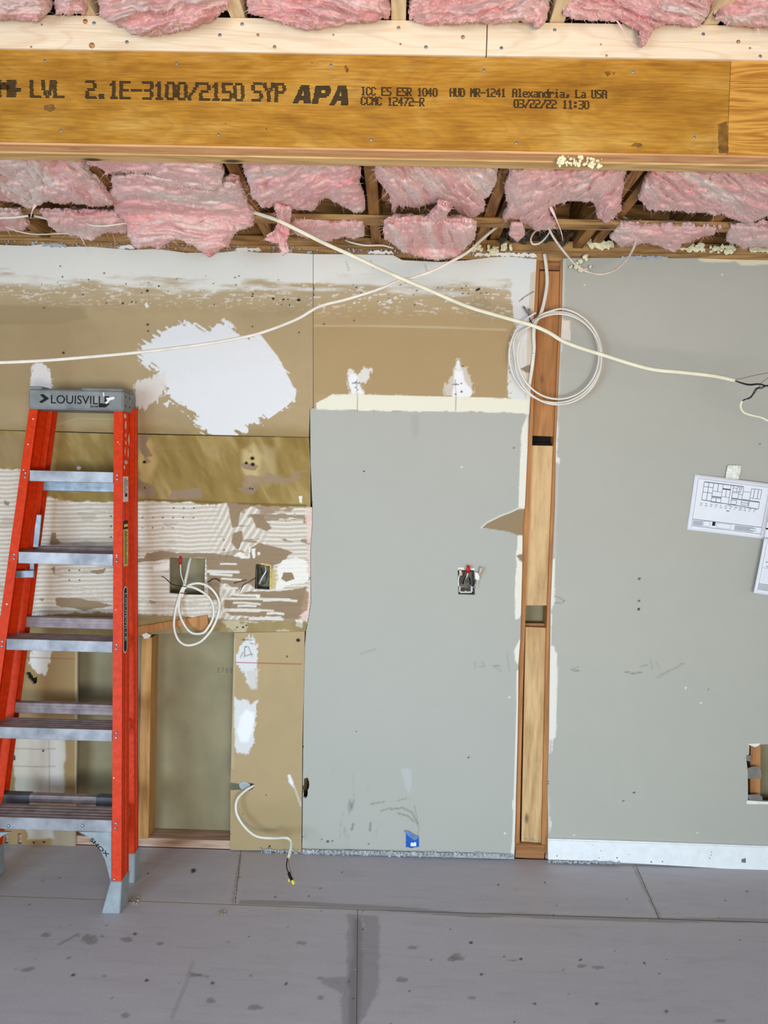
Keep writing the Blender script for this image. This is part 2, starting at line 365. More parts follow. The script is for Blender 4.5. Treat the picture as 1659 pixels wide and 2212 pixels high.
def sheet(name, outline, holes, cell, paint, parent, mat='board', plane='Y', lvl=0.0, thick=0.0125, label=None, rag=1.5):
    """board laid on the wall (plane y=lvl) or the floor (z=lvl): a gridded front with its own relief and colours, and a real thickness"""
    P = onY(*np.array(outline, float).T, lvl) if plane == 'Y' else onZ(*np.array(outline, float).T, lvl)
    A = P[:, [0, 2]] if plane == 'Y' else P[:, [0, 1]]
    lo, hi = A.min(0)-cell, A.max(0)+cell
    nx, ny = [int(math.ceil((hi[k]-lo[k])/cell))+1 for k in (0, 1)]
    gx, gy = np.meshgrid(lo[0]+np.arange(nx)*cell, lo[1]+np.arange(ny)*cell)   # (ny,nx)
    def world(a, b, h):
        return np.stack([a, np.full_like(a, lvl)-h, b], -1) if plane == 'Y' else np.stack([a, b, np.full_like(a, lvl)+h], -1)
    # snap vertices to edges
    polys = []
    for q in [outline]+list(holes):
        Q = onY(*np.array(q, float).T, lvl) if plane == 'Y' else onZ(*np.array(q, float).T, lvl)
        polys.append(Q[:, [0, 2]] if plane == 'Y' else Q[:, [0, 1]])
    sx, sy = gx.copy(), gy.copy()
    for Q in polys:
        n = len(Q)
        for i in range(n):
            a, b = Q[i], Q[(i+1) % n]; e = b-a; L2 = e@e
            t = ((gx-a[0])*e[0]+(gy-a[1])*e[1])/max(L2, 1e-12); tc = np.clip(t, 0, 1)
            qx, qy = a[0]+tc*e[0], a[1]+tc*e[1]; m = np.hypot(gx-qx, gy-qy) < cell*0.52
            sx = np.where(m, qx, sx); sy = np.where(m, qy, sy)
    cxm = (sx[:-1, :-1]+sx[1:, 1:]+sx[:-1, 1:]+sx[1:, :-1])/4; cym = (sy[:-1, :-1]+sy[1:, 1:]+sy[:-1, 1:]+sy[1:, :-1])/4
    keep = sdist(cxm, cym, polys[0]) > 0
    for Q in polys[1:]: keep &= sdist(cxm, cym, Q) < 0
    px, py = proj(world(sx, sy, 0))
    colr, h = paint(px, py, sx, sy)
    P3 = world(sx, sy, h).reshape(-1, 3); Cc = colr.reshape(-1, 3)
    idx = np.arange(nx*ny).reshape(ny, nx)
    q = np.stack([idx[:-1, :-1], idx[:-1, 1:], idx[1:, 1:], idx[1:, :-1]], -1)[keep]     # (n,4)
    # boundary rim
    kp = np.pad(keep, 1)
    rims = []
    for (dy, dx, i0, i1) in ((-1, 0, 0, 1), (0, 1, 1, 2), (1, 0, 2, 3), (0, -1, 3, 0)):
        nb = kp[1+dy:1+dy+keep.shape[0], 1+dx:1+dx+keep.shape[1]]
        e = keep & ~nb; qq = np.stack([idx[:-1, :-1], idx[:-1, 1:], idx[1:, 1:], idx[1:, :-1]], -1)[e]
        rims.append(qq[:, [i0, i1]])
    rims = np.concatenate(rims); used = np.unique(q); rv = np.unique(rims)
    mp = np.full(nx*ny, -1); mp[used] = np.arange(len(used)); n0 = len(used)
    rp = np.full(nx*ny, -1); rp[rv] = n0+np.arange(len(rv)); bp = np.full(nx*ny, -1); bp[rv] = n0+len(rv)+np.arange(len(rv))
    back = P3[rv].copy()
    if plane == 'Y': back[:, 1] = lvl+thick
    else: back[:, 2] = lvl-thick
    rc = np.tile(L((206, 196, 182)) if mat == 'board' else L((120, 104, 84)), (len(rv), 1))
    allv = np.concatenate([P3[used], P3[rv], back]); allc = np.concatenate([Cc[used], rc, rc])
    fq = np.concatenate([mp[q], np.stack([rp[rims[:, 1]], rp[rims[:, 0]], bp[rims[:, 0]], bp[rims[:, 1]]], -1)])
    me = bpy.data.meshes.new(name); me.vertices.add(len(allv)); me.vertices.foreach_set('co', allv.ravel())
    me.loops.add(fq.size); me.loops.foreach_set('vertex_index', fq.ravel().astype(np.int32))
    me.polygons.add(len(fq)); me.polygons.foreach_set('loop_start', np.arange(0, fq.size, 4, dtype=np.int32))
    me.polygons.foreach_set('loop_total', np.full(len(fq), 4, np.int32)); me.update()
    ca = me.color_attributes.new('Col', 'FLOAT_COLOR', 'POINT')
    ca.data.foreach_set('color', np.concatenate([np.clip(allc, 0, 1), np.ones((len(allc), 1))], 1).ravel())
    sm = np.zeros(len(fq), bool); sm[:len(q)] = True; me.polygons.foreach_set('use_smooth', sm)
    o = link(name, me, mat, parent)
    if label: o['label'] = label
    return o

# painting helpers (marks that belong to the surface)
class Paint:
    def __init__(s, px, py, X, Y, base, var=0.03):
        s.px, s.py, s.X, s.Y = px, py, X, Y; s.c = np.tile(L(base), px.shape+(1,)); s.h = np.zeros(px.shape)
        s.n1 = fbm(X*3, Y*3, 1.0, 4); s.n2 = fbm(X*22, Y*22, 3.0, 4); s.n3 = fbm(X*110, Y*110, 5.0, 3)
        s.c *= (1+var*1.5*s.n1+var*s.n2)[..., None]
    def mix(s, col, m): s.c = s.c*(1-m[..., None])+L(col)*m[..., None]
    def poly(s, col, poly, soft=2.0, rag=3.0, al=1.0, fine=0.0, h=0.0):
        P = np.array(poly); m = (s.px > P[:, 0].min()-40) & (s.px < P[:, 0].max()+40) & (s.py > P[:, 1].min()-40) & (s.py < P[:, 1].max()+40)
        if not m.any(): return
        d = sdist(s.px[m], s.py[m], poly)+rag*s.n2[m]+fine*s.n3[m]; a = ss(-soft/2, soft/2, d)*al
        s.c[m] = s.c[m]*(1-a[:, None])+L(col)*a[:, None]; s.h[m] += h*a
    def brush(s, col, poly, ang, soft=14, amp=14, al=1.0, sc=0.09, h=0.0):
        """patch whose edges are dry-brushed in direction ang"""
        P = np.array(poly); m = (s.px > P[:, 0].min()-40) & (s.px < P[:, 0].max()+40) & (s.py > P[:, 1].min()-40) & (s.py < P[:, 1].max()+40)
        if not m.any(): return
        x, y = s.px[m], s.py[m]; c, q = math.cos(ang), math.sin(ang); u, v = x*c+y*q, -x*q+y*c
        st = fbm(u*sc*0.22, v*sc*2.6, 2.0, 3)
        d = sdist(x, y, poly)+amp*st+(3+0.35*amp)*s.n3[m]; a = ss(-1.5, 1.5, d)*al
        s.c[m] = s.c[m]*(1-a[:, None])+L(col)*a[:, None]; s.h[m] += h*a
    def line(s, col, pts, w=1.2, al=1.0, h=0.0, wob=0.0):
        P = np.array(pts); m = (s.px > P[:, 0].min()-9-w) & (s.px < P[:, 0].max()+9+w) & (s.py > P[:, 1].min()-9-w) & (s.py < P[:, 1].max()+9+w)
        if not m.any(): return
        a = 1-ss(w*0.5, w*0.5+1.2, ldist(s.px[m], s.py[m]+wob*s.n1[m], pts)); a = a*al
        s.c[m] = s.c[m]*(1-a[:, None])+L(col)*a[:, None]; s.h[m] += h*a
    def dots(s, col, pts, r=2.0, h=-0.001):
        for p in pts:
            x, y = p[:2]; rr = p[2] if len(p) > 2 else r
            m = (abs(s.px-x) < rr+4) & (abs(s.py-y) < rr+4)
            if not m.any(): continue
            a = 1-ss(rr*0.6, rr*1.1+0.6, np.hypot(s.px[m]-x, (s.py[m]-y)*1.2)+0.4*s.n3[m])
            s.c[m] = s.c[m]*(1-a[:, None])+L(col)*a[:, None]; s.h[m] += h*a
TAN = (176, 152, 114); WHT = (228, 227, 226); GREY = (180, 178, 168)

# ------------------------------------------------------------------ the setting: back wall
WALL = box('wall_back', -3.2, 3.4, 0.1035, 0.116, -0.02, 2.62, 'backing', bevel=0)
tag(WALL, 'back wall stripped to its framing, seen through the openings', kind='structure')

def p_upper_left(px, py, X, Y):
    p = Paint(px, py, X, Y, (172, 149, 112), 0.05)
    p.c *= (1+0.05*ss(-0.2, 0.5, p.n1))[..., None]
    p.poly((152, 134, 98), [(-330, 655), (185, 662), (190, 688), (120, 700), (-330, 700)], 4, 2, 0.55)
    p.poly((158, 134, 96), [(-330, 690), (150, 690), (160, 860), (-330, 860)], 20, 10, 0.35)
    p.poly((184, 162, 124), [(180, 662), (676, 690), (676, 880), (300, 880)], 30, 14, 0.35)
    # white ceiling-line paint fading out in dry strokes
    e = 607+0.018*px
    n = fbm(X*9, Y*60, 7.0, 4); m = 1-ss(-16, 20, py-e+n*34)
    p.mix((226, 223, 214), m*0.97)
    sp = ss(0.30, 0.42, fbm(X*60, Y*190, 4.0, 3)+0.10*vnoise(X*5, Y*7, 2.0))*(1-ss(20, 62, py-e))
    p.mix((228, 222, 210), sp*0.9)
    p.mix((196, 178, 146), (1-ss(25, 60, py-e))*(1-m)*0.4)
    # brushed adhesive below
    g = (py-(908+0.01*px)+10*p.n2)
    p.mix((146, 120, 66), ss(0, 26, g)*0.6)
    st = fbm(X*30+Y*18, Y*9-X*5, 6.0, 4)
    p.mix((176, 152, 98), ss(0, 0.5, st)*ss(0, 20, g)*0.6)
    p.poly((158, 146, 108), [(110, 880), (245, 880), (245, 915), (170, 905), (112, 918)], 16, 4, 0.5)
    p.line((188, 170, 120), [(120, 918), (170, 903), (245, 906)], 2, 0.6)
    # white patches
    p.brush(WHT, [(374, 702), (410, 697), (450, 712), (492, 686), (520, 722), (560, 735), (590, 770), (628, 830), (638, 862), (520, 932), (468, 962), (452, 935), (425, 920), (420, 893), (395, 872), (370, 862), (352, 830), (344, 800), (310, 782), (300, 752)], 0.6, amp=16, h=0.0012)
    p.poly(WHT, [(560, 720), (600, 770), (640, 848), (638, 862), (580, 905), (520, 850), (500, 760)], 2, 1, 1)
    p.poly(WHT, [(374, 705), (440, 745), (470, 950), (430, 900), (350, 790), (310, 755)], 2, 6, 1)
    p.brush((226, 217, 210), [(290, 830), (330, 810), (362, 800), (352, 850), (340, 868), (310, 884), (290, 876)], 1.5, amp=8, al=0.9)
    p.poly(WHT, [(352, 872), (366, 866), (362, 880)], 2, 1)
    p.brush((228, 220, 214), [(72, 785), (88, 783), (104, 796), (114, 826), (112, 850), (66, 850), (66, 812)], 1.57, amp=6, al=0.95)
    p.line((128, 106, 70), [(-330, 925), (0, 929), (300, 938), (668, 945)], 1.4, 0.9)
    p.dots((40, 34, 26), [(95, 665), (318, 628, 3.5), (318, 657, 4), (319, 701, 3), (545, 705), (646, 718), (545, 640), (590, 645, 3.5), (612, 647, 3), (645, 648, 4.5), (137, 762, 3), (265, 655, 2.5), (320, 715), (130, 575), (225, 590), (343, 618, 2.5)]+[(rng.uniform(60, 660), rng.uniform(590, 660), rng.uniform(1, 2)) for _ in range(26)])
    p.poly((226, 222, 216), [(312, 657), (318, 653), (322, 662), (316, 666)], 1.5, 0.5)
    return p.c, p.h
p0 = [(-330, 522), (0, 529), (60, 531), (100, 527), (140, 533), (200, 533), (280, 540), (340, 538), (400, 546), (470, 546), (520, 541), (560, 546), (620, 546), (676, 549)]
sheet('drywall_sheet', p0+[(676, 880), (669, 884), (667, 944.5), (0, 929), (-330, 923)], [], 0.0032, p_upper_left, WALL, label='tan stripped drywall with a big white primer patch and white band above')

def mortar(p, px, py, X, Y, poly, seed=0.0, period=9.2):
    d = sdist(px, py, poly)+5*p.n2+2.5*p.n3; m = ss(-1.5, 1.5, d)
    turn = ss(430, 505, px+10*p.n1)*(1-ss(540, 600, px))
    v = py+4.0*p.n1+2.4*fbm(X*11, Y*3, 8.0, 3)+0.012*px
    wv = np.sin(2*math.pi*(v/period)); w2 = np.sin(2*math.pi*((px*0.6+py*0.35+14*p.n1)/8.5))
    w = wv*(1-turn)+w2*turn; smear = ss(-0.5, 0.4, fbm(X*5, Y*9, 11+seed, 3)+0.25)
    w = w*(0.2+0.8*smear)
    p.mix((200, 186, 166), m); k = ss(-0.35, 0.55, w+0.35*p.n3)
    p.mix((232, 224, 212), m*k*0.9); p.h += m*(0.0008+0.0022*k)
    return m
def p_lower_left(px, py, X, Y):
    p = Paint(px, py, X, Y, (152, 126, 72), 0.07)
    st = fbm(X*26+Y*14, Y*8-X*4, 6.0, 4); p.mix((182, 158, 104), ss(-0.1, 0.5, st)*0.6); p.mix((124, 98, 48), ss(0.1, 0.6, -st)*0.5)
    p.poly((212, 184, 124), [(300, 955), (325, 950), (335, 990), (325, 1045), (305, 1050), (296, 1000)], 18, 6, 0.7)
    p.poly((208, 184, 132), [(525, 975), (548, 962), (565, 985), (560, 1040), (535, 1050), (522, 1010)], 16, 5, 0.75)
    p.poly((202, 180, 140), [(570, 960), (600, 965), (592, 1040), (575, 1050), (560, 1010)], 20, 6, 0.35)
    tear = ss(0.30, 0.36, fbm(X*7, Y*16, 9.0, 4)); p.mix((158, 134, 108), tear*ss(958, 985, py)*0.85)
    for q in ([(295, 942), (322, 938), (315, 960), (330, 985), (312, 990), (296, 965)], [(290, 1030), (320, 1045), (340, 1060), (330, 1075), (292, 1070)], [(520, 1000), (560, 1005), (552, 1018), (525, 1010)], [(510, 1055), (560, 1050), (545, 1068)], [(370, 1060), (430, 1055), (440, 1075), (365, 1078)]):
        p.poly((152, 128, 104), q, 1.5, 3, 0.95, h=-0.0004)
    # left end: tan paper above the mortar
    p.poly((156, 132, 98), [(-330, 930), (80, 938), (95, 1010), (-330, 1012)], 14, 4, 0.7)
    M1 = [(-330, 1012), (58, 1012), (70, 1060), (92, 1068), (130, 1080), (200, 1085), (300, 1083), (420, 1087), (500, 1091), (600, 1096), (676, 1096), (676, 1347), (610, 1340), (545, 1345), (450, 1335), (360, 1330), (290, 1324), (200, 1322), (130, 1326), (72, 1330), (-330, 1322)]
    p.line((120, 96, 56), [(290, 1079), (420, 1083), (510, 1088), (660, 1092)], 4, 0.8)
    m = mortar(p, px, py, X, Y, M1)
    brown = (152, 128, 100)
    T = [[(493, 1089), (545, 1092), (520, 1106), (516, 1138), (500, 1143), (496, 1112)], [(543, 1114), (568, 1114), (588, 1140), (578, 1148), (555, 1139)],
         [(503, 1150), (524, 1145), (526, 1165), (514, 1188), (500, 1170)], [(560, 1172), (600, 1182), (634, 1193), (606, 1214), (590, 1222), (586, 1272), (552, 1272), (536, 1262), (512, 1276), (490, 1262), (470, 1262), (448, 1240), (446, 1204), (500, 1200), (540, 1206), (538, 1186)],
         [(500, 1286), (556, 1276), (600, 1278), (662, 1266), (668, 1300), (664, 1318), (640, 1334), (560, 1334), (500, 1330), (482, 1318), (480, 1296)], [(312, 1206), (318, 1194), (352, 1190), (446, 1196), (500, 1200), (446, 1206), (364, 1206), (330, 1212), (290, 1216), (290, 1208)],
         [(655, 1118), (668, 1116), (664, 1134), (654, 1130)], [(600, 1160), (634, 1172), (610, 1166)], [(448, 1240), (478, 1250), (476, 1300), (452, 1296)], [(110, 1148), (122, 1150), (122, 1165), (150, 1175), (108, 1176)], [(193, 1232), (232, 1226), (225, 1240), (196, 1238)], [(118, 1290), (160, 1292), (210, 1302), (240, 1308), (180, 1318), (120, 1308)], [(108, 1226), (120, 1222), (118, 1240)], [(10, 1080), (22, 1084), (20, 1096), (8, 1090)], [(322, 1296), (340, 1298), (338, 1306), (324, 1304)], [(70, 1290), (96, 1292), (94, 1300)],]
    for i, q in enumerate(T): p.poly(brown, q, 1.5, 4.5, 0.97, 1.5, h=-0.0018)
    tt = ss(0.36, 0.40, fbm(X*9, Y*34, 14.0, 4)+0.16*ss(440, 540, px))*m*(0.35+0.65*ss(440, 560, px)); p.mix(brown, tt*0.85); p.h -= 0.0015*tt
    for (x0, x1, y, w) in ((450, 515, 1234, 5), (455, 500, 1240, 4), (485, 625, 1293, 4), (505, 562, 1302, 3), (515, 552, 1309, 3.5), (484, 560, 1318, 6), (560, 590, 1317, 3), (578, 612, 1325, 4), (570, 640, 1297, 4), (480, 520, 1250, 3), (476, 512, 1270, 4), (500, 560, 1284, 4), (477, 510, 1218, 3), (540, 610, 1336, 5), (575, 605, 1334, 6)):
        p.line((228, 220, 208), [(x0, y), ((x0+x1)/2, y+rng.uniform(-2, 2)), (x1, y+rng.uniform(0, 3))], w, 0.95, 0.002, 3)
    for q in ([(508, 1196), (520, 1192), (532, 1200), (540, 1206), (522, 1208)], [(536, 1180), (542, 1180), (542, 1194), (537, 1194)], [(543, 1186), (552, 1184), (552, 1206), (546, 1206)], [(556, 1192), (562, 1192), (562, 1200), (556, 1199)], [(646, 1072), (652, 1072), (652, 1086), (646, 1086)], [(553, 1283), (562, 1286), (560, 1292), (553, 1290)], [(637, 1338), (655, 1340), (653, 1356), (640, 1352)], [(330, 1222), (366, 1214), (364, 1232), (334, 1234)], [(598, 1226), (612, 1210), (640, 1204), (664, 1212), (668, 1250), (656, 1262), (632, 1262), (610, 1272), (590, 1272), (602, 1250)],):
        p.poly((238, 232, 220), q, 1.5, 2.5, 1.0, 1.5, h=0.0015)
    p.poly(brown, [(612, 1236), (630, 1236), (640, 1250), (618, 1258), (608, 1250)], 1.5, 3, 1, h=-0.001)
    p.line((238, 232, 220), [(616, 1232), (632, 1230), (640, 1252), (655, 1250)], 4, 1, 0.001)
    p.poly((204, 180, 110), [(585, 1228), (596, 1230), (596, 1272), (585, 1272)], 2, 3, 0.8)
    p.brush((232, 202, 190), [(660, 1096), (676, 1096), (676, 1345), (646, 1340), (660, 1300), (668, 1260), (664, 1160)], 0.0, amp=6, al=0.85)
    p.poly((168, 138, 108), [(658, 1270), (668, 1280), (664, 1318), (650, 1326)], 2, 3, 0.9)
    # bottom olive strip
    ob = ss(-2, 2, py-(1324+0.035*(px-290))+4*p.n2)*(1-m)
    p.mix((158, 140, 100), ob*0.6); p.mix((206, 192, 160), ss(0.12, 0.3, fbm(X*20, Y*30, 2, 4))*ss(1336, 1344, py)*(px > 430)*0.7)
    p.dots((92, 60, 46), [(375+22*i, 1097+0.2*i, 1.8) for i in range(3)]+[(308+22*i, 1118, 1.8) for i in range(6)]+[(308+22*i, 1140, 1.5) for i in range(4)]+[(484, 1166, 1.8), (484, 1188, 2), (240, 1115), (240, 1137), (240, 1160), (150, 1232), (172, 1232), (150, 1253), (172, 1253)])
    p.dots((40, 32, 24), [(525, 1355, 2.5), (512, 1355), (532, 1351), (545, 990, 5), (532, 1000, 4), (546, 1003, 5), (312, 998, 4), (312, 1054), (540, 1055), (545, 1056)])
    p.dots((240, 236, 232), [(170, 1011, 5)])
    return p.c, p.h
sheet('drywall_sheet', [(-330, 924), (0, 930), (300, 938.5), (667, 945.5), (670.2, 1000), (670.3, 1094), (674.2, 1096), (674.2, 1130), (670.2, 1190), (671, 1300), (666, 1335), (660, 1363.5), (505, 1366), (452, 1364), (300, 1372), (290, 1374), (165, 1372), (163, 1382), (-330, 1376)],
      [[(367, 1204), (444, 1206), (441, 1285), (398, 1284), (366, 1281)], [(552, 1219), (585, 1219), (583, 1274), (550, 1272)]], 0.0026, p_lower_left, WALL, label='lower left drywall with trowelled mortar ridges, torn paper and old glue')

def p_board(px, py, X, Y):
    p = Paint(px, py, X, Y, (182, 158, 118), 0.04)
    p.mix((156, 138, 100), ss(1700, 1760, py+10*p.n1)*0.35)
    p.brush((222, 220, 218), [(538, 1372), (550, 1380), (556, 1402), (555, 1470), (555, 1488), (538, 1486), (528, 1455), (511, 1432), (511, 1415), (524, 1388)], 1.5, amp=7, sc=.14)
    p.poly((208, 198, 184), [(530, 1448), (556, 1450), (556, 1490), (540, 1488)], 5, 3, 0.6)
    p.brush((226, 224, 222), [(507, 1507), (516, 1512), (530, 1510), (542, 1520), (555, 1514), (552, 1560), (548, 1605), (536, 1628), (520, 1628), (506, 1616)], 1.5, amp=3, al=0.93, sc=.14)
    p.poly((244, 243, 242), [(516, 1550), (530, 1532), (550, 1540), (548, 1580), (536, 1600), (520, 1600), (514, 1580)], 8, 5, 0.95)
    p.line((176, 60, 50), [(507, 1431), (560, 1432), (652, 1434)], 1.0, 0.8)
    for q in ([(523, 1382), (545, 1382)], [(528, 1398), (528, 1418), (545, 1412)], [(536, 1396), (545, 1418)], [(520, 1420), (524, 1410)], [(540, 1388), (548, 1392)]): p.line((96, 88, 80), q, 0.7, 0.75)
    p.poly((240, 238, 240), [(621, 1673), (627, 1673), (634, 1690), (636, 1704), (624, 1690)], 2, 1, 0.95)
    p.line((216, 204, 184), [(636, 1700), (650, 1740)], 3, 0.7)
    p.dots((36, 34, 34), [(644, 1383, 5), (525, 1382, 2), (532, 1397, 2), (525, 1758, 1.6), (620, 1418), (575, 1717, 1.5), (582, 1828, 2.5)])
    p.line((196, 176, 140), [(506, 1380), (503, 1660)], 3, 0.7)
    return p.c, p.h
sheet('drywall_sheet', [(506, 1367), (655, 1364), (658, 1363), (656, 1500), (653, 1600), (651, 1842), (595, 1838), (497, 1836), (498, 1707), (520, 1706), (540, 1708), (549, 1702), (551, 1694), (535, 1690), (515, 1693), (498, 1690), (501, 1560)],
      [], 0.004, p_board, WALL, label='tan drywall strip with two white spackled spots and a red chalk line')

def p_far(px, py, X, Y):
    p = Paint(px, py, X, Y, (162, 134, 92), 0.04)
    p.brush((226, 222, 216), [(72, 1378), (116, 1378), (108, 1425), (100, 1460), (78, 1455), (64, 1430)], 1.4, amp=4, al=0.9)
    p.line((150, 82, 60), [(40, 1419), (165, 1423)], 1.0, 0.6)
    p.poly((205, 196, 178), [(26, 1590), (140, 1590), (139, 1700), (135, 1725), (35, 1722), (28, 1650)], 6, 5, 0.95)
    p.poly((228, 224, 216), [(72, 1590), (134, 1590), (136, 1700), (90, 1705), (75, 1650)], 20, 6, 0.8)
    p.line((150, 134, 116), [(26, 1617), (120, 1618)], 0.8, 0.7); p.line((150, 134, 116), [(26, 1655), (120, 1656)], 0.8, 0.7); p.line((150, 134, 116), [(106, 1590), (106, 1720)], 0.8, 0.6)
    p.poly((206, 204, 196), [(52, 1780), (112, 1782), (118, 1812), (60, 1812)], 6, 4, 0.8)
    p.poly((176, 172, 162), [(112, 1780), (160, 1783), (160, 1828), (112, 1826)], 8, 4, 0.5)
    p.line((200, 182, 140), [(165, 1385), (163, 1826)], 2, 0.8)
    p.dots((40, 34, 30), [(73, 1820, 3), (95, 1819, 3), (93, 1622, 2.5)])
    return p.c, p.h
sheet('drywall_sheet', [(-330, 1380), (167, 1386), (166, 1500), (165, 1632), (163, 1700), (162, 1829), (75, 1827), (62, 1835), (50, 1853), (45, 1800), (38, 1800), (36, 1858), (18, 1846), (18, 1805), (8, 1805), (8, 1840), (-330, 1830)],
      [ragged([(54, 1452), (66, 1452), (72, 1464), (80, 1462), (80, 1474), (70, 1478), (62, 1468)], 1.2, 4, 2), ragged([(-10, 1600), (20, 1604), (26, 1625), (33, 1632), (33, 1642), (20, 1643), (10, 1655), (-10, 1655)], 2, 5, 3)], 0.004, p_far, WALL, label='tan drywall left of the stud bay, behind the ladder, with a pale square')

def p_center(px, py, X, Y):
    p = Paint(px, py, X, Y, (178, 152, 112), 0.04)
    # upper tan field with white paint top and right
    e = 612+0.02*(px-600); n = fbm(X*9, Y*60, 7.0, 4); m = 1-ss(-16, 20, py-e+n*30)
    p.mix((192, 172, 138), (1-ss(20, 70, py-e))*0.7)
    sp = ss(0.26, 0.4, fbm(X*50, Y*170, 4.0, 3)+0.12*vnoise(X*5, Y*7, 2.0))*(1-ss(30, 78, py-e)); p.mix((228, 224, 214), sp*0.9)
    p.mix((228, 225, 216), m*0.97)
    p.poly((174, 146, 104), [(676, 703), (1085, 712), (1094, 720), (1092, 860), (676, 850)], 8, 3, 0.5)
    p.line((206, 190, 158), [(680, 703), (900, 706), (1092, 712)], 3, 0.5)
    p.poly((172, 150, 114), [(1018, 650), (1046, 642), (1060, 652), (1062, 700), (1010, 690)], 6, 3, 0.7)
    p.brush((226, 224, 219), [(1100, 560), (1160, 560), (1158, 760), (1150, 900), (1098, 880), (1098, 800), (1112, 700), (1102, 640)], 1.57, amp=8, al=0.95)
    p.poly((206, 182, 144), [(1146, 590), (1158, 585), (1152, 700), (1143, 800), (1134, 868), (1140, 700)], 3, 2, 0.6)
    # screw-spot smears
    p.brush((232, 228, 222), [(750, 800), (762, 795), (770, 812), (785, 794), (802, 798), (798, 818), (782, 830), (792, 856), (756, 856), (750, 830)], 1.3, amp=7, al=0.85)
    p.poly((240, 238, 236), [(756, 808), (768, 806), (774, 830), (788, 852), (760, 852), (754, 830)], 4, 3, 0.9)
    p.brush((228, 223, 214), [(985, 778), (993, 790), (1008, 792), (1022, 825), (1024, 850), (960, 856), (958, 832), (975, 812)], 1.3, amp=7, al=0.6)
    p.poly((242, 240, 238), [(982, 800), (1000, 800), (1004, 820), (1020, 846), (1015, 858), (978, 858), (980, 825)], 4, 3, 0.95)
    p.brush((236, 234, 230), [(988, 774), (993, 774), (998, 800), (985, 800)], 1.5, amp=4)
    p.line((120, 104, 84), [(674, 560), (676, 880)], 1.0, 0.5)
    # grey painted panel
    grey = [(669, 884), (675, 882), (720, 884), (815, 887), (960, 889), (1100, 890), (1145, 896), (1140, 1000), (1136, 1200), (1130, 1400), (1122, 1860), (640, 1860), (655, 1500), (664, 1300), (669, 1090)]
    p.poly(GREY, grey, 1.5, 1, 1)
    g = ss(0, 2, sdist(px, py, grey)); p.c *= (1+g*(0.02*p.n1+0.01*p.n2))[..., None]
    p.line((226, 224, 218), [(667, 885), (666, 1000), (664, 1092)], 1.6, 0.9)
    # cream paper strip above the panel
    p.poly((236, 230, 208), [(684, 884), (683, 872), (700, 862), (717, 852), (800, 852), (900, 856), (1000, 858), (1100, 860), (1142, 865), (1141, 894), (1100, 891), (960, 889), (815, 887)], 1.5, 2, 1, 1, h=0.0006)
    # white torn edge at the right
    WE = [(1140, 895), (1132, 915), (1127, 925), (1124, 990), (1121, 1060), (1120, 1098), (1140, 1098)]
    p.poly((234, 228, 212), WE, 1.5, 1.5, 1, 1, h=0.0004)
    p.poly((152, 130, 100), [(1040, 1140), (1050, 1130), (1080, 1116), (1100, 1108), (1118, 1100), (1140, 1100), (1140, 1156), (1118, 1156), (1095, 1148), (1070, 1144)], 1.5, 1.5, 1, h=-0.0006)
    p.line((228, 222, 206), [(1040, 1140), (1052, 1129), (1082, 1114), (1104, 1106), (1120, 1098)], 1.6, 0.9)
    p.poly((234, 228, 212), [(1118, 1157), (1140, 1157), (1130, 1320), (1122, 1338), (1112, 1338), (1113, 1260), (1115, 1220), (1116, 1200)], 1.5, 1.5, 1, 1, h=0.0004)
    p.poly((150, 128, 98), [(1116, 1200), (1130, 1196), (1130, 1216), (1122, 1210)], 1, 1)
    p.poly((234, 228, 212), [(1122, 1380), (1130, 1380), (1122, 1440), (1112, 1425), (1112, 1405)], 1.5, 2, 1)
    p.line((232, 226, 214), [(1119, 1450), (1117, 1560), (1114, 1640), (1112, 1720), (1110, 1800), (1106, 1850)], 4, 1, 0.0004)
    p.poly((232, 226, 214), [(1112, 1725), (1118, 1770), (1110, 1790), (1112, 1850), (1103, 1850), (1109, 1800), (1108, 1730)], 1.5, 2, 1)
    p.poly((154, 130, 102), [(1132, 792), (1145, 786), (1148, 805), (1138, 806), (1122, 797)], 1, 1)
    # handling marks
    sm = ss(0.25, 0.6, fbm(X*26, Y*12, 3.5, 4))*(1-ss(60, 150, np.hypot(px-780, (py-1775)*1.6))); p.mix((108, 108, 106), sm*0.7); sm2 = ss(0.3, 0.5, fbm(X*50, Y*14, 8.5, 4))*(1-ss(20, 110, np.hypot((px-700)*0.8, (py-1745)))); p.mix((120, 120, 118), sm2*0.5)
    for q, w, a in (([(845, 1748), (870, 1745), (890, 1755), (902, 1780)], 3, .4), ([(860, 1757), (882, 1763), (894, 1775)], 2, .5), ([(822, 1752), (845, 1745)], 2.5, .35), ([(800, 1737), (830, 1732)], 2, .4), ([(858, 1730), (880, 1724)], 2, .3), ([(763, 1780), (760, 1792)], 4, .5), ([(800, 1778), (799, 1794)], 4, .5),
                    ([(1026, 1430), (1027, 1444)], 1, .35), ([(1040, 1428), (1048, 1440), (1036, 1440)], 2, .25), ([(1066, 1438), (1078, 1438)], 1, .5), ([(1068, 1440), (1084, 1451)], 1, .35), ([(1095, 1410), (1100, 1450)], 3, .15), ([(780, 1412), (812, 1402)], 4, .15), ([(895, 1740), (905, 1790), (900, 1812)], 1.2, .35)):
        p.line((96, 98, 96), q, w, a)
    p.poly((196, 200, 200), [(866, 1660), (888, 1662), (890, 1690), (884, 1712), (875, 1700)], 4, 3, 0.4)
    p.poly((150, 150, 142), [(888, 896), (905, 896), (902, 940), (895, 945)], 10, 5, 0.25)
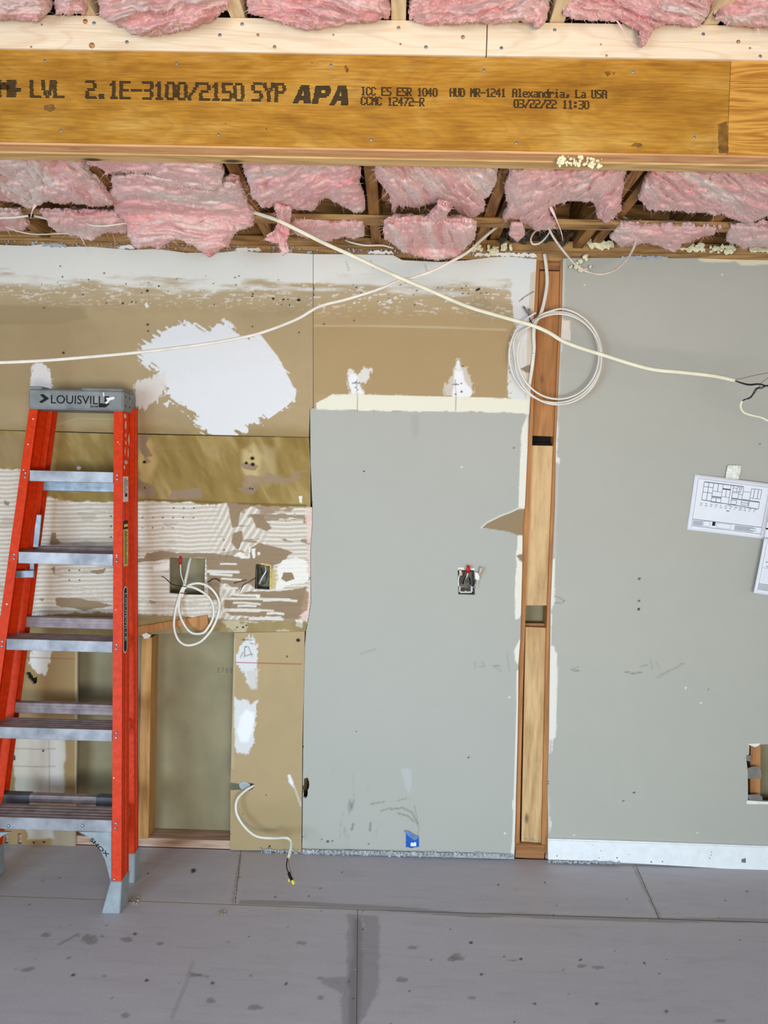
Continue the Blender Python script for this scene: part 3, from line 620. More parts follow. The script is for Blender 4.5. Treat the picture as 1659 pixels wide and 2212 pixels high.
    p.dots((52, 48, 44), [(765, 692), (786, 1018, 2.2), (1110, 967, 1.6), (1012, 1636, 2), (770, 1580, 1), (768, 826, 1.6), (776, 827, 1.4), (761, 827, 1.6), (773, 842, 1.6), (768, 837, 2), (985, 830, 2.2), (997, 828, 1.8), (997, 846, 2.6), (984, 851, 2), (999, 791, 2.2), (708, 1818, 3), (718, 1817, 2), (796, 1823, 2), (695, 1813, 1.5)])
    p.dots((40, 36, 30), [(675, 624, 5), (675, 636, 5), (700, 700), (1030, 626, 3.5), (1035, 624, 4), (998, 622), (1000, 634), (1012, 634), (770, 620, 2), (780, 633, 2), (900, 628), (1050, 633), (668, 646, 2)]+[(rng.uniform(690, 1080), rng.uniform(610, 670), rng.uniform(1, 1.8)) for _ in range(14)])
    for x in (771, 984): p.line((150, 138, 120), [(x, 820), (x+1, 888)], 0.9, 0.7)
    p.line((90, 84, 76), [(764, 827), (778, 827)], 1, .8); p.line((90, 84, 76), [(978, 830), (990, 831)], 1.4, .8)
    p.line((110, 84, 60), [(1122, 650), (1135, 640), (1152, 630)], 1.4, 0.8)
    for (x, y) in ((748, 566), (800, 562), (918, 572)): p.line((150, 146, 138), [(x, y), (x+6, y+18)], 2, 0.45)
    for (x, y) in ((997, 1009), (1090, 1800), (660, 1247), (1101, 1506)): p.dots((236, 236, 232), [(x, y, 2.2)], h=0.0004)
    # crumbling foot
    f = ss(-2, 2, py-(1836+0.022*(px-700))+3*p.n2)*(px > 652); p.mix((172, 178, 184), f*0.8)
    p.line((110, 100, 84), [(652, 1834), (760, 1836), (850, 1838), (960, 1841), (1060, 1846), (1110, 1850)], 1.4, 0.8, -0.001, 3)
    return p.c, p.h
ol = [(677, 549), (720, 549), (850, 551), (870, 562), (950, 566), (1010, 562), (1060, 556), (1100, 554), (1159, 560), (1157, 600), (1152, 700), (1146, 850), (1143, 895), (1138, 1000), (1134, 1090), (1129, 1130), (1128, 1230), (1126, 1300), (1124, 1380), (1120, 1430), (1119, 1520), (1117, 1640), (1113, 1780), (1111, 1856), (900, 1850), (653, 1843), (655, 1600), (658, 1400), (661, 1365), (667, 1335), (672, 1300), (671, 1190), (675, 1130), (675, 1096), (671, 1000), (670, 884), (677, 880)]
sheet('drywall_sheet', ol, [[(989, 1232), (1024, 1232), (1026, 1285), (990, 1284)], ragged([(656, 1682), (665, 1680), (668, 1692), (665, 1712), (661, 1725), (655, 1722)], 1.2, 5, 5)], 0.0042, p_center, WALL, label='grey painted drywall panel in the centre with tan board above it')

def p_right(px, py, X, Y):
    p = Paint(px, py, X, Y, (181, 178, 166), 0.015)
    
    for q, a in (([(1217, 560), (1222, 562), (1218, 680), (1215, 760), (1206, 760)], .9), ([(1206, 700), (1214, 700), (1206, 960), (1200, 960)], .5)): p.poly((206, 200, 190), q, 2, 1.5, a)
    p.poly((230, 216, 200), [(1214, 690), (1232, 692), (1232, 736), (1213, 732)], 1.2, 1, 1)
    for q in ([(1186, 1396), (1196, 1395), (1200, 1408), (1204, 1412), (1201, 1590), (1194, 1600), (1192, 1628), (1184, 1630)], [(1190, 1210), (1199, 1205), (1198, 1300), (1190, 1320), (1186, 1300)], [(1183, 1720), (1188, 1725), (1187, 1760), (1192, 1780), (1186, 1800), (1182, 1800)], [(1198, 940), (1205, 900), (1203, 985), (1209, 990), (1208, 1002), (1200, 1000)], [(1190, 1320), (1193, 1340), (1190, 1400), (1186, 1400)]):
        p.poly((232, 226, 214), q, 1.5, 1.2, 1, 1, h=0.0004)
    p.line((206, 190, 184), [(1205, 1000), (1201, 1100), (1199, 1205)], 3, 0.7)
    p.line((180, 176, 172), [(1190, 1600), (1186, 1710), (1184, 1810)], 4, 0.7)
    p.poly((228, 214, 184), [(1508, 552), (1990, 556), (1990, 574), (1659, 572), (1600, 573), (1590, 566), (1540, 568), (1508, 564)], 1.5, 2, 1, h=-0.0004)
    for q, w, a in (([(1234, 1447), (1250, 1449)], 1.2, .6), ([(1236, 1446), (1250, 1440)], 1, .4), ([(1350, 1451), (1368, 1455), (1386, 1452)], 1.2, .6), ([(1385, 1440), (1398, 1436)], 1, .4), ([(1405, 1425), (1410, 1445)], 1.5, .25), ([(1418, 1430), (1424, 1445)], 1.5, .2)): p.line((90, 90, 86), q, w, a)
    # faint pencilled note
    for k in range(12): p.line((118, 118, 112), [(1418+k*5, 1466-k*2.6-rng.uniform(0, 5)), (1421+k*5, 1458-k*2.6+rng.uniform(0, 6)), (1424+k*5, 1464-k*2.6)], 0.9, 0.4)
    p.line((110, 112, 104), [(1196, 1300), (1212, 1304), (1220, 1298), (1205, 1290), (1197, 1288)], 1.4, .5)
    p.dots((44, 40, 36), [(1381, 1250, 3), (1381, 1298, 3), (1380, 1316, 3), (1641, 958, 2), (1243, 1210, 1.2), (1370, 1712, 2.4), (1347, 1730, 1.6), (1530, 1490, 1)])
    p.dots((232, 232, 228), [(1481, 1486, 2.6), (1514, 1518, 1.6), (1560, 593, 2.4), (1263, 615, 2), (1241, 1210, 1), (1240, 1804, 2), (1506, 1799, 2)], h=0.0003)
    return p.c, p.h
sheet('drywall_sheet', [(1216, 558), (1300, 557), (1508, 558), (1600, 561), (1990, 566), (1990, 1896), (1659, 1883), (1185, 1860), (1183, 1700), (1186, 1600), (1187, 1500), (1190, 1300), (1199, 1090), (1201, 960), (1208, 800), (1214, 680)],
      [[(1619, 1609), (1720, 1606), (1720, 1734), (1616, 1730), (1615, 1662), (1612, 1640), (1612, 1633), (1618, 1630)]], 0.005, p_right, WALL, label='grey painted drywall to the right of the open stud pocket')

# ------------------------------------------------------------------ framing inside the wall
def zx(px, py, Y): q = onY(px, py, Y); return q[0], q[2]
D0 = 0.0135
# pocket: edge studs and the flat boards between them
pprism('edge_stud', [(1138, 562), (1166, 562), (1153, 850), (1148, 1000), (1142, 1150), (1136, 1300), (1130, 1480), (1126, 1650), (1122, 1838), (1092, 1838), (1112, 1200)], D0, 0.085, 'stud_orange', WALL)
pprism('edge_stud', [(1211, 562), (1236, 562), (1200, 1845), (1170, 1842), (1175, 1600), (1181, 1350), (1194, 1020), (1201, 850), (1208, 690)], D0, 0.085, 'stud_orange', WALL)
YB = 0.03
pprism('header_block', [(1162, 540), (1216, 540), (1214, 583), (1161, 581)], YB-0.004, 0.038, 'blockx', WALL, 0.001)
pprism('pocket_board', [(1166, 585), (1213, 586), (1196, 943), (1149, 941)], YB, 0.019, 'stud_orange', WALL, 0.001)
pprism('pocket_board', [(1147, 962), (1196, 963), (1182, 1308), (1135, 1308)], YB, 0.019, 'stud_pale', WALL, 0.001)
pprism('pocket_board', [(1135, 1354), (1181, 1356), (1171, 1826), (1126, 1822)], YB, 0.019, 'stud_pale', WALL, 0.001)
pprism('gap_block_and_shade', [(1130, 1346), (1184, 1347), (1184, 1362), (1130, 1360)], YB+0.024, 0.05, 'blockx', WALL)
pprism('gap_block_and_shade', [(1136, 930), (1205, 931), (1205, 966), (1136, 964)], YB+0.05, 0.018, 'dark', WALL)  # near-black piece stands in for the shade of the deep void
pprism('gap_block_and_shade', [(1140, 956), (1200, 957), (1200, 975), (1140, 974)], YB+0.024, 0.05, 'dark', WALL)  # void's shade again put into a near-black colour, below the gap
pprism('foot_block', [(1116, 1822), (1178, 1826), (1176, 1856), (1112, 1853)], D0-0.004, 0.05, 'blockx', WALL, 0.002)
lumps('plaster_dust', [tuple(onY(rng.uniform(1128, 1172), 1812+rng.rand()**2*16, YB-0.003))+(rng.uniform(0.001, 0.003),) for _ in range(40)], 'crumb', WALL)
# studs
def stud(x0, y0, x1, y1, w, mat='stud', Y=D0, name='stud', d=0.086):
    return pprism(name, [(x0, y0), (x0+w, y0+1), (x1+w, y1+1), (x1, y1)], Y, d, mat, WALL, 0.0015)
stud(306, 1376, 298, 1812, 22)
for (x, w) in ((-190, 22), (594, 20), (900, 20), (1440, 20), (1860, 22)): stud(x, 600, x, 1815, w, name='stud')
stud(1622, 1560, 1620, 1800, 22, 'stud_orange', 0.035)
a = onY(-330, 1840, D0)[0]; b = onY(1990, 1880, D0)[0]
box('sole_plate', a, onY(1100, 1850, 0)[0], D0+0.001, 0.10, 0.0, 0.036, 'sole', WALL)
box('sole_plate', onY(1180, 1850, 0)[0], b, D0+0.001, 0.10, 0.0, 0.036, 'sole', WALL)
box('top_plate', a, b, D0, 0.10, 2.385, 2.423, 'strip', WALL)
box('top_plate', a-0.05, b+0.05, D0+0.004, 0.10, 2.4245, 2.462, 'strip', WALL)
# diagonal broken cleat at the top of the stud bay
pprism('notched_cleat', ragged([(292, 1355), (350, 1345), (447, 1329), (452, 1361), (430, 1365), (422, 1356), (408, 1352), (385, 1353), (340, 1362), (300, 1371), (290, 1368)], 0.5, 9, 4), -0.012, 0.05, 'stud_orange', WALL)
pprism('torn_paper_scrap', [(306, 1371), (316, 1367), (327, 1372), (322, 1378), (312, 1380)], -0.016, 0.003, 'white', WALL)
# damaged lower edge of the notch: dusty torn paper flap
pprism('torn_paper_flap', ragged([(518, 1690), (532, 1688), (540, 1694), (538, 1704), (522, 1706), (517, 1699)], 1, 4, 8), -0.003, 0.008, 'crumb', WALL)
# the patch clips in the hole on the right
for q in ([(1612, 1632), (1622, 1632), (1622, 1645), (1612, 1643)], [(1614, 1660), (1626, 1656), (1636, 1656), (1644, 1664), (1645, 1681), (1614, 1682)], [(1614, 1717), (1640, 1716), (1647, 1722), (1647, 1730), (1620, 1730)]):
    pprism('clip_tab', q, 0.004, 0.004, 'scrap', WALL)
pprism('torn_paper_scrap', [(1616, 1607), (1642, 1606), (1640, 1610), (1632, 1614), (1622, 1611)], -0.001, 0.002, 'white', WALL)
pprism('torn_paper_scrap', [(1612, 1733), (1616, 1729), (1640, 1731), (1720, 1735), (1720, 1738), (1614, 1737)], -0.001, 0.002, 'white', WALL)
# crumbs along the foot and the head of the wall
lumps('crumbled_wall_foot', [tuple(onY(x, 1839.5+0.0205*(x-600)+rng.uniform(-5.5, 4.5), -0.004))+(rng.uniform(0.002, 0.0065),) for x in rng.uniform(560, 1110, 420)]+[tuple(onY(x, 1857+0.02*(x-1180)+rng.uniform(2, 6), -0.022))+(rng.uniform(0.002, 0.005),) for x in rng.uniform(1182, 1340, 110)], 'crumb', WALL)
for i, (x0, y0) in enumerate([(k*9.3+655+rng.uniform(-2, 2), 0) for k in range(48)]):
    w = rng.uniform(4, 9); y = 1838.5+0.0205*(x0-600)
    pprism('plaster_flake', [(x0, y-rng.uniform(2, 5)), (x0+w, y-rng.uniform(2, 5)), (x0+w-1, y+rng.uniform(1, 5)), (x0+1, y+rng.uniform(1, 5))], -0.006-rng.uniform(0, .004), 0.004, 'crumb', WALL)
sp = []
for x in rng.uniform(-250, 1150, 260): sp.append(tuple(onY(x, 524+0.024*x+rng.uniform(-5, 5), 0.004))+(rng.uniform(0.002, 0.006),))
lumps('plaster_crumbs', sp, 'crumb', WALL)
for (x0, x1) in ((-60, -10), (95, 140), (262, 285), (512, 560), (800, 845), (1030, 1155), (1345, 1440)):
    yb = 528+0.0205*x0; yc = 528+0.0205*x1
    pprism('torn_plaster_edge', ragged([(x0, yb-3), (x1, yc-4), (x1+6, yc+3), (x0-6, yb+3)], 2.6, 5, int(x0)), -0.001, 0.01, 'white' if x0 % 2 == 0 else 'crumb', WALL)
for (cx, cy, n, s) in ((1285, 524, 26, 12), (1310, 530, 30, 16), (1500, 534, 34, 26), (1560, 538, 30, 26), (1640, 536, 26, 22), (1030, 537, 14, 10), (1065, 540, 18, 10), (1095, 534, 16, 10)):
    lumps('foam_bead', [tuple(onY(cx+rng.uniform(-s, s), cy+rng.uniform(-7, 7), -0.01))+(rng.uniform(0.005, 0.012),) for _ in range(n)], 'cream', WALL)
lumps('foam_bead', [tuple(onY(cx+rng.uniform(-4, 4), cy+rng.uniform(-4, 4), -0.02))+(rng.uniform(0.006, 0.011),) for cx, cy in ((1262, 555), (1256, 562), (1250, 574), (1262, 582), (1242, 572), (1276, 575), (1270, 560), (1233, 573), (1255, 585), (1266, 553), (1246, 566))], 'cream', WALL)

# baseboard on the right
bb = empty('baseboard_right', tuple(onY(1185, 1862, 0)), kind='structure', label='white painted baseboard under the grey wall right of the stud pocket')
pprism('board', [(1184, 1815), (1300, 1818), (1659, 1830), (1990, 1842), (1990, 1897), (1659, 1882), (1500, 1873), (1400, 1867), (1300, 1861), (1184, 1857)], -0.016, 0.0155, 'base', bb, 0.001)
pprism('top_bead', [(1184, 1812), (1300, 1815), (1659, 1828), (1990, 1840), (1990, 1843), (1659, 1831), (1300, 1818.5), (1184, 1815.5)], -0.012, 0.0115, 'base', bb)
for (x, y, r) in ((1203, 1849, .004), (1294, 1853, .003), (1302, 1852, .002), (1333, 1853, .0045), (1358, 1846, .0025), (1407, 1862, .005), (1431, 1861, .004), (1537, 1841, .003), (1536, 1847, .003), (1533, 1854, .003), (1298, 1838, .003), (1280, 1826, .002)):
    c = V(x, y, -0.0163); cyl('scuff_hole', c, c+Vector((0, 0.0006, 0)), r*0.7, r*0.7, 'scrap', bb, 8)
pprism('chipped_corner', [(1602, 1856), (1611, 1854), (1611, 1864), (1602, 1863)], -0.0168, 0.001, 'scrap', bb)

# ------------------------------------------------------------------ floor of painted plywood sheets
FLOOR = box('floor', -3.6, 3.6, -5.2, 0.115, -0.06, -0.0045, plain('seam_filler', (92, 86, 84), 0.8), bevel=0)
tag(FLOOR, 'subfloor of painted plywood sheets', kind='structure')
STAINS = [(97, 2019, 12, 6), (190, 2028, 24, 10), (222, 2023, 8, 4), (60, 2095, 24, 9), (275, 2030, 14, 5), (347, 2037, 8, 4), (493, 2035, 8, 7), (648, 2036, 12, 6), (455, 2161, 10, 7), (430, 2107, 16, 5), (540, 2107, 8, 4), (270, 2193, 7, 5), (225, 2109, 6, 4), (150, 2069, 7, 3), (552, 2175, 14, 6), (693, 2155, 8, 7), (990, 2068, 14, 9), (975, 2073, 14, 6), (890, 2046, 14, 7), (1105, 2074, 16, 5), (870, 2116, 12, 7), (1019, 2155, 8, 4), (1255, 2087, 10, 4), (1290, 2089, 12, 4), (1555, 2205, 16, 4), (690, 2113, 14, 6)]
def p_floor(px, py, X, Y):
    p = Paint(px, py, X, Y, (190, 184, 190), 0.02)
    p.c *= (1+0.05*fbm(X*1.5, Y*10, 2.2, 4))[..., None]
    st = fbm(X*8, Y*60, 9.0, 4); p.mix((200, 196, 202), ss(0.2, 0.6, st)*0.3); p.mix((166, 160, 166), ss(0.2, 0.6, -st)*0.3)
    for i, (x, y, a, b) in enumerate(STAINS):
        d = 1-np.hypot((px-x)/a, (py-y)/b*1.1)+1.0*p.n2+0.5*p.n3; p.mix((128, 120, 116), ss(0, 0.4, d)*0.65)
    # sanded filler strips
    for q, al in (([(500, 1952), (524, 1846), (545, 1846), (532, 1880), (512, 1956)], .6), ([(478, 1950), (505, 1866), (520, 1862), (500, 1952)], .45), ([(1378, 1890), (1396, 1890), (1425, 1972), (1405, 1976)], .55), ([(-330, 1930), (220, 1932), (490, 1943), (760, 1962), (760, 1974), (400, 1960), (-330, 1944)], .4), ([(800, 1978), (1400, 1992), (1990, 2012), (1990, 2022), (1400, 2002), (800, 1986)], .35), ([(1200, 1968), (1659, 1982), (1659, 1990), (1200, 1977)], .3)):
        p.poly((196, 188, 184), q, 3, 3, al)
    p.poly((138, 132, 136), [(752, 1975), (815, 1978), (820, 2010), (818, 2050), (822, 2100), (815, 2150), (800, 2165), (775, 2225), (740, 2225), (735, 2150), (690, 2120), (700, 2112), (748, 2110)], 5, 8, 0.55)
    p.poly((124, 118, 120), [(765, 1985), (778, 1985), (783, 2060), (776, 2225), (752, 2225), (752, 2120), (762, 2060)], 10, 6, 0.6)
    p.line((206, 198, 190), [(783, 1985), (788, 2010)], 1.4, 0.5)
    p.line((126, 118, 114), [(520, 1948), (770, 1962), (1000, 1972), (1400, 1985), (1659, 1990)], 9, 0.55, 0, 10); p.line((132, 124, 120), [(519, 1848), (503, 1950)], 5, 0.5, 0, 5); p.line((130, 122, 118), [(1374, 1880), (1424, 1980)], 7, 0.5, 0, 5)
    p.line((200, 192, 188), [(510, 1957), (620, 1960), (760, 1974), (1250, 1990), (1400, 1994)], 1.5, 0.6)
    p.line((146, 138, 134), [(415, 2080), (400, 2130), (372, 2200)], 8, 0.35, 0, 8)
    p.line((140, 132, 128), [(128, 2040), (168, 2018)], 4, 0.6); p.line((112, 106, 102), [(410, 2102), (450, 2110)], 3, 0.5)
    k = []
    for _ in range(120): k.append((rng.uniform(-50, 1700), rng.uniform(1870, 2210), rng.uniform(0.8, 2.2)))
    p.dots((84, 78, 74), k[:60], h=0); p.dots((196, 190, 186), k[60:], h=0.0002)
    p.dots((60, 56, 54), [(158, 2105, 4), (317, 2117, 4), (459, 2123, 4), (618, 2125, 4), (1018, 2036, 4), (1125, 2071, 3.5), (1254, 2073, 3), (1155, 2168, 3.5), (1289, 2168, 4), (1440, 2184, 4), (1040, 2104, 3.5), (1392, 2080, 2.5), (292, 2017, 3.5), (418, 1880, 6), (1077, 1911, 2), (1177, 1906, 2.2)], h=-0.001)
    return p.c, p.h
fl = lambda q: sheet('subfloor_panel', q, [], 0.006, p_floor, FLOOR, 'floorcol', 'Z', 0.0, 0.004)
def toY(px, Y):   # pixel row on the floor where depth Y falls, at column px
    r = 1850.0
    for _ in range(30):
        e = onZ(px, r, 0.0)[1]-Y; r += e*200
    return r
def fq(pts): return [(x, y if y > 10 else y) for x, y in pts]
back = lambda px, Y: (px, toY(px, Y))
fl([back(-420, 0.010), back(520.2, 0.010), (507.5, 1954), (-420, 1919)])
fl([back(521, 0.010), back(1371, 0.010), (1422.5, 1984), (760, 1964), (508.5, 1954)])
fl([back(1372, 0.010), back(2050, 0.010), (2050, 2005), (1423.5, 1984)])
fl([(-420, 1920), (508, 1955), (772, 1965.5), (769.5, 2222), (-420, 2222)])
fl([(773, 1965.5), (1423, 1985.5), (2050, 2006.5), (2050, 2222), (770.5, 2222)])
M['floorp'] = plain('painted_subfloor_plain', (190, 184, 190), 0.5, var=0.04, sc=5, bump=0.04)
_f = lambda px, py: tuple(onZ(px, py, 0.0))[:2]
qa, qm, qb = _f(-420, 2224), _f(770, 2224), _f(2050, 2224); la, lb = _f(-422, 1920), _f(-422, toY(-422, 0.01)); ra, rb = _f(2052, 2006), _f(2052, toY(2052, 0.01))
for q in ([qa, qm, (qm[0]+0.1, -5.2), (-3.6, -5.2), (-3.6, qa[1])], [qm, qb, (3.6, qb[1]), (3.6, -5.2), (qm[0]+0.102, -5.2)], [(-3.6, qa[1]+0.001), qa, la, lb, (-3.6, 0.01)], [(3.6, qb[1]+0.001), qb, ra, rb, (3.6, 0.01)][::-1]):
    prism('subfloor_panel', [(a_, b_, 0.0) for a_, b_ in q], (0, 0, -0.004), 'floorp', FLOOR)
M['tanp'] = plain('plain_tan_drywall', (170, 148, 112), 0.9, var=0.04, sc=4, bump=0.04); M['greyp'] = plain('plain_grey_drywall', (181, 178, 166), 0.85, var=0.02, sc=4, bump=0.03)
xl, xr = onY(-332, 1000, 0)[0], onY(1992, 1000, 0)[0]
for x0_, x1_, m_ in ((-3.2, xl-0.03, 'tanp'), (xr+0.03, 3.4, 'greyp')):
    box('drywall_sheet', x0_, x1_, 0.0, 0.0125, 1.222, 2.39, m_, WALL); box('drywall_sheet', x0_, x1_, 0.0, 0.0125, 0.0, 1.22, m_, WALL)
# ------------------------------------------------------------------ ceiling: joists, strip, roof deck
ZC = 2.436
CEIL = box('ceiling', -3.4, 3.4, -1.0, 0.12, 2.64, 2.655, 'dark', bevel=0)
tag(CEIL, 'opened ceiling showing the joists and dark deck above', kind='structure')
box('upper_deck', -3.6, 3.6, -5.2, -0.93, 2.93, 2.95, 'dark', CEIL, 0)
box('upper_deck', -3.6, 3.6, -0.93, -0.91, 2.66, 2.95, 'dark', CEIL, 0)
box('rim_joist', -3.4, 3.4, 0.101, 0.118, 2.464, 2.638, 'strip', CEIL, 0)
def joist(px, py, w=0.038, dx=0.0, mat='joist', z=ZC, h=0.18, y0=-0.905, y1=0.10):
    X = onZ(px, py, z)[0]+dx
    return box('ceiling_joist', X-w/2, X+w/2, y0, y1, z, z+h, mat, CEIL)
JX = []
for px in (-110, 205, 507, 800, 1092, 1378, 1680): o = joist(px, 370); JX.append(onZ(px, 370, ZC)[0])
joist(1378, 370, dx=0.055, z=ZC+0.012); joist(800, 370, dx=0.06, z=ZC+0.03, y1=-0.3); joist(1092, 370, dx=0.05, z=ZC+0.03)
box('blocking', JX[3]+0.03, JX[3]+0.10, -0.48, -0.44, ZC+0.002, ZC+0.09, 'blockx', CEIL)
for a_, b_ in ((2, 3),): box('blocking', JX[a_]+0.02, JX[a_]+0.12, -0.10, -0.06, ZC+0.002, ZC+0.10, 'blockx', CEIL)
# furring strip under the joists, in two lengths
s0 = onZ(-330, 440, 2.416); s1 = onZ(1990, 478, 2.416)
ys = onZ(952, 478, 2.416)[1]
xm = onZ(1140, 460, 2.416)[0]
box('furring_strip', s0[0], xm-0.001, ys, ys+0.058, 2.416, 2.4345, 'strip', CEIL)
box('furring_strip', xm+0.001, s1[0], ys+0.006, ys+0.064, 2.4165, 2.435, 'strip', CEIL)
# joist hangers at the beam
for X in JX:
    for s in (-1, 1):
        box('joist_hanger', X+s*0.0225-(0.0012), X+s*0.0225+0.0012, -0.902, -0.84, ZC-0.004, ZC+0.12, 'galv', CEIL, 0)
        x = sorted((X+s*0.024, X+s*0.06)); box('joist_hanger', x[0], x[1], -0.9035, -0.9015, ZC-0.05, ZC+0.12, 'galv', CEIL, 0)
    box('joist_hanger', X-0.0215, X+0.0215, -0.901, -0.79, ZC-0.0045, ZC-0.001, 'galv', CEIL, 0)
# new pale joists of the near ceiling
for px in (-150, 192, 512, 861, 1208, 1548, 1880):
    X = onZ(px, 35, 2.690)[0]; box('new_joist', X-0.019, X+0.019, -3.4, -0.975, 2.6905, 2.86, 'newy', CEIL)
lumps('mortar_debris', [tuple(onY(rng.uniform(1078, 1235), rng.uniform(488, 524), -0.06+rng.uniform(0, .08)))+(rng.uniform(0.006, 0.016),) for _ in range(90)], plain('dark_mortar_rubble', (70, 62, 52), 0.95, var=0.4), CEIL)

# ------------------------------------------------------------------ the laminated beam
YF = -1.0; zb = 2.3705; zt = 2.6045
BEAM = empty('laminated_beam', (0, YF, zb), label='long amber laminated beam with black stamped lettering across the top', cat='beam')
xj = onY(1575, 230, YF)[0]
box('beam_ply', -2.2, xj-0.0006, YF, YF+0.044, zb, zt, 'lvl', BEAM, 0.001)
box('beam_ply', xj+0.0006, 2.3, YF+0.001, YF+0.044, zb, zt, wood('ribbed_amber_veneer', (168, 108, 36), (212, 156, 70), 'X', ring=2.2, scale=1.4), BEAM, 0.001)
stain = plain('dark_wood_stain', (128, 88, 36), 0.6, var=0.3, sc=50)
for q in ([(1550, 268), (1572, 262), (1573, 330), (1552, 330)], [(1306, 156), (1314, 153), (1320, 160), (1312, 166)], [(1322, 157), (1330, 156), (1326, 162)], [(94, 228), (112, 224), (124, 234), (108, 242), (96, 238)], [(1362, 316), (1372, 308), (1388, 312), (1384, 318)], [(742, 144), (748, 140), (754, 150), (750, 158)], [(572, 276), (578, 278), (576, 283)], [(485, 265), (490, 266), (487, 268)]):
    pprism('stain', ragged(q, 1.5, 5, 3), YF-0.0002, 0.001, stain, BEAM)
box('bottom_ply_strip', -2.2, 2.3, YF+0.0015, YF+0.0435, zb-0.0065, zb-0.0005, 'ply_red', BEAM, 0.0005)
box('rear_ply', -2.2, 2.3, YF+0.0455, YF+0.09, zb-0.010, zt, 'ply_tan', BEAM, 0.001)
for (x, y) in ((97, 131), (381, 137), (715, 141), (1368, 155), (132, 282), (472, 291), (802, 302), (1116, 309), (1500, 297), (1045, 152)):
    dome('screw_head', V(x, y, YF-0.0003), (0, -1, 0), 0.0042, 'steel', BEAM, 0.35)
lumps('dried_glue', [tuple(onY(x, y, YF+0.01))+(rng.uniform(0.002, 0.006),) for x, y in [(1205+rng.uniform(0, 95), 338+rng.uniform(0, 22)) for _ in range(70)]], 'cream', BEAM)

GL = {'0': '01110,10001,10001,10001,10001,10001,01110', '1': '00100,01100,00100,00100,00100,00100,01110', '2': '11110,00001,00001,01110,10000,10000,11111', '3': '11111,00001,00001,01110,00001,00001,11110',
 '4': '00010,00110,01010,10010,11111,00010,00010', '5': '11111,10000,10000,11110,00001,00001,11110', '6': '01110,10000,10000,11110,10001,10001,01110', '7': '11111,00001,00010,00100,00100,01000,01000', '8': '01110,10001,10001,01110,10001,10001,01110',
 'A': '01110,10001,10001,11111,10001,10001,10001', 'C': '01110,10001,10000,10000,10000,10001,01110', 'D': '11110,10001,10001,10001,10001,10001,11110', 'E': '11111,10000,10000,11110,10000,10000,11111', 'H': '10001,10001,10001,11111,10001,10001,10001',
 'I': '01110,00100,00100,00100,00100,00100,01110', 'L': '10000,10000,10000,10000,10000,10000,11111', 'M': '10001,11011,10101,10101,10001,10001,10001', 'P': '11110,10001,10001,11110,10000,10000,10000', 'R': '11110,10001,10001,11110,10100,10010,10001',
 'S': '01111,10000,10000,01110,00001,00001,11110', 'U': '10001,10001,10001,10001,10001,10001,01110', 'V': '10001,10001,10001,10001,01010,01010,00100', 'Y': '10001,10001,01010,00100,00100,00100,00100',
 '.': '00000,00000,00000,00000,00000,01100,01100', '-': '00000,00000,00000,11111,00000,00000,00000', '/': '00001,00001,00010,00100,01000,10000,10000', ':': '00000,01100,01100,00000,01100,01100,00000', ',': '00000,00000,00000,00000,00110,00110,01100',
 'a': '00000,00000,01110,00001,01111,10001,01111', 'l': '01100,00100,00100,00100,00100,00100,01110', 'e': '00000,00000,01110,10001,11111,10000,01110', 'x': '00000,00000,10001,01010,00100,01010,10001', 'n': '00000,00000,11110,10001,10001,10001,10001',
 'd': '00001,00001,01101,10011,10001,10001,01111', 'r': '00000,00000,10110,11001,10000,10000,10000', 'i': '00100,00000,01100,00100,00100,00100,01110', ' ': ','.join(['00000']*7)}
def stamp(text, x0, y0, x1, y1, hgt, bold=1.9, sub=2):
    """ink-jet lettering: every pixel row printed as thin dashes; (x0,y0)-(x1,y1) = base line in the photograph, hgt = letter height"""
    vs, fs = [], []; n = len(text); adv = (x1-x0)/n; rows = 7*sub; cw = adv/5.9
    for i, ch in enumerate(text):
        g = GL[ch].split(',')
        for r in range(rows):
            row = g[r//sub]; c = 0
            if ch in '/': row = g[min(6, r//sub)]
            while c < 5:
                if row[c] == '1':
                    e = c
                    while e < 5 and row[e] == '1': e += 1
                    j = (rng.rand()-0.5)*cw*0.5
                    xa = x0+i*adv+c*cw-0.25*cw*bold+j; xb = x0+i*adv+e*cw+0.25*cw*bold+j
                    t = (i+0.5)/n; yb_ = y0+(y1-y0)*t-hgt+(r+0.15)*hgt/rows; ye = yb_+hgt/rows*0.80
                    q = [V(xa, yb_, YF-0.0004), V(xb, yb_+0.2, YF-0.0004), V(xb, ye+0.2, YF-0.0004), V(xa, ye, YF-0.0004)]
                    b = len(vs); vs += q; fs.append((b, b+3, b+2, b+1)); c = e
                else: c += 1
    o = pm('printed_lettering', vs, fs, 'ink', BEAM, fix=False); return o
stamp('LVL', 66, 211, 142, 212, 39); stamp('M', -12, 210, 36, 210, 38, 3.2, 3)
stamp('.', 32, 198, 56, 198, 30, 1, 1)
stamp('2.1E-3100/2150', 186, 213, 530, 219, 40)
stamp('SYP', 545, 219, 620, 221, 42)
def slab_letter(poly):
    """APA letters: heavy slanted shapes cut into printed lines"""
    vs, fs = [], []; ys_ = [p[1] for r in poly for p in r]; y = min(ys_)
    while y < max(ys_):
        xs = []
        cy = y+1.2
        for r in poly:
            for (ax, ay), (bx, by) in zip(r, r[1:]+r[:1]):
                if (ay > cy) != (by > cy): xs.append(ax+(cy-ay)*(bx-ax)/(by-ay))
        xs.sort(); j = rng.uniform(-1, 1)
        for a, b in zip(xs[::2], xs[1::2]):
            k = len(vs); vs += [V(a+j, y, YF-0.0004), V(b+j, y+0.1, YF-0.0004), V(b+j, y+2.9, YF-0.0004), V(a+j, y+2.8, YF-0.0004)]; fs.append((k, k+3, k+2, k+1))
        y += 3.3
    pm('printed_lettering', vs, fs, 'ink', BEAM, fix=False)
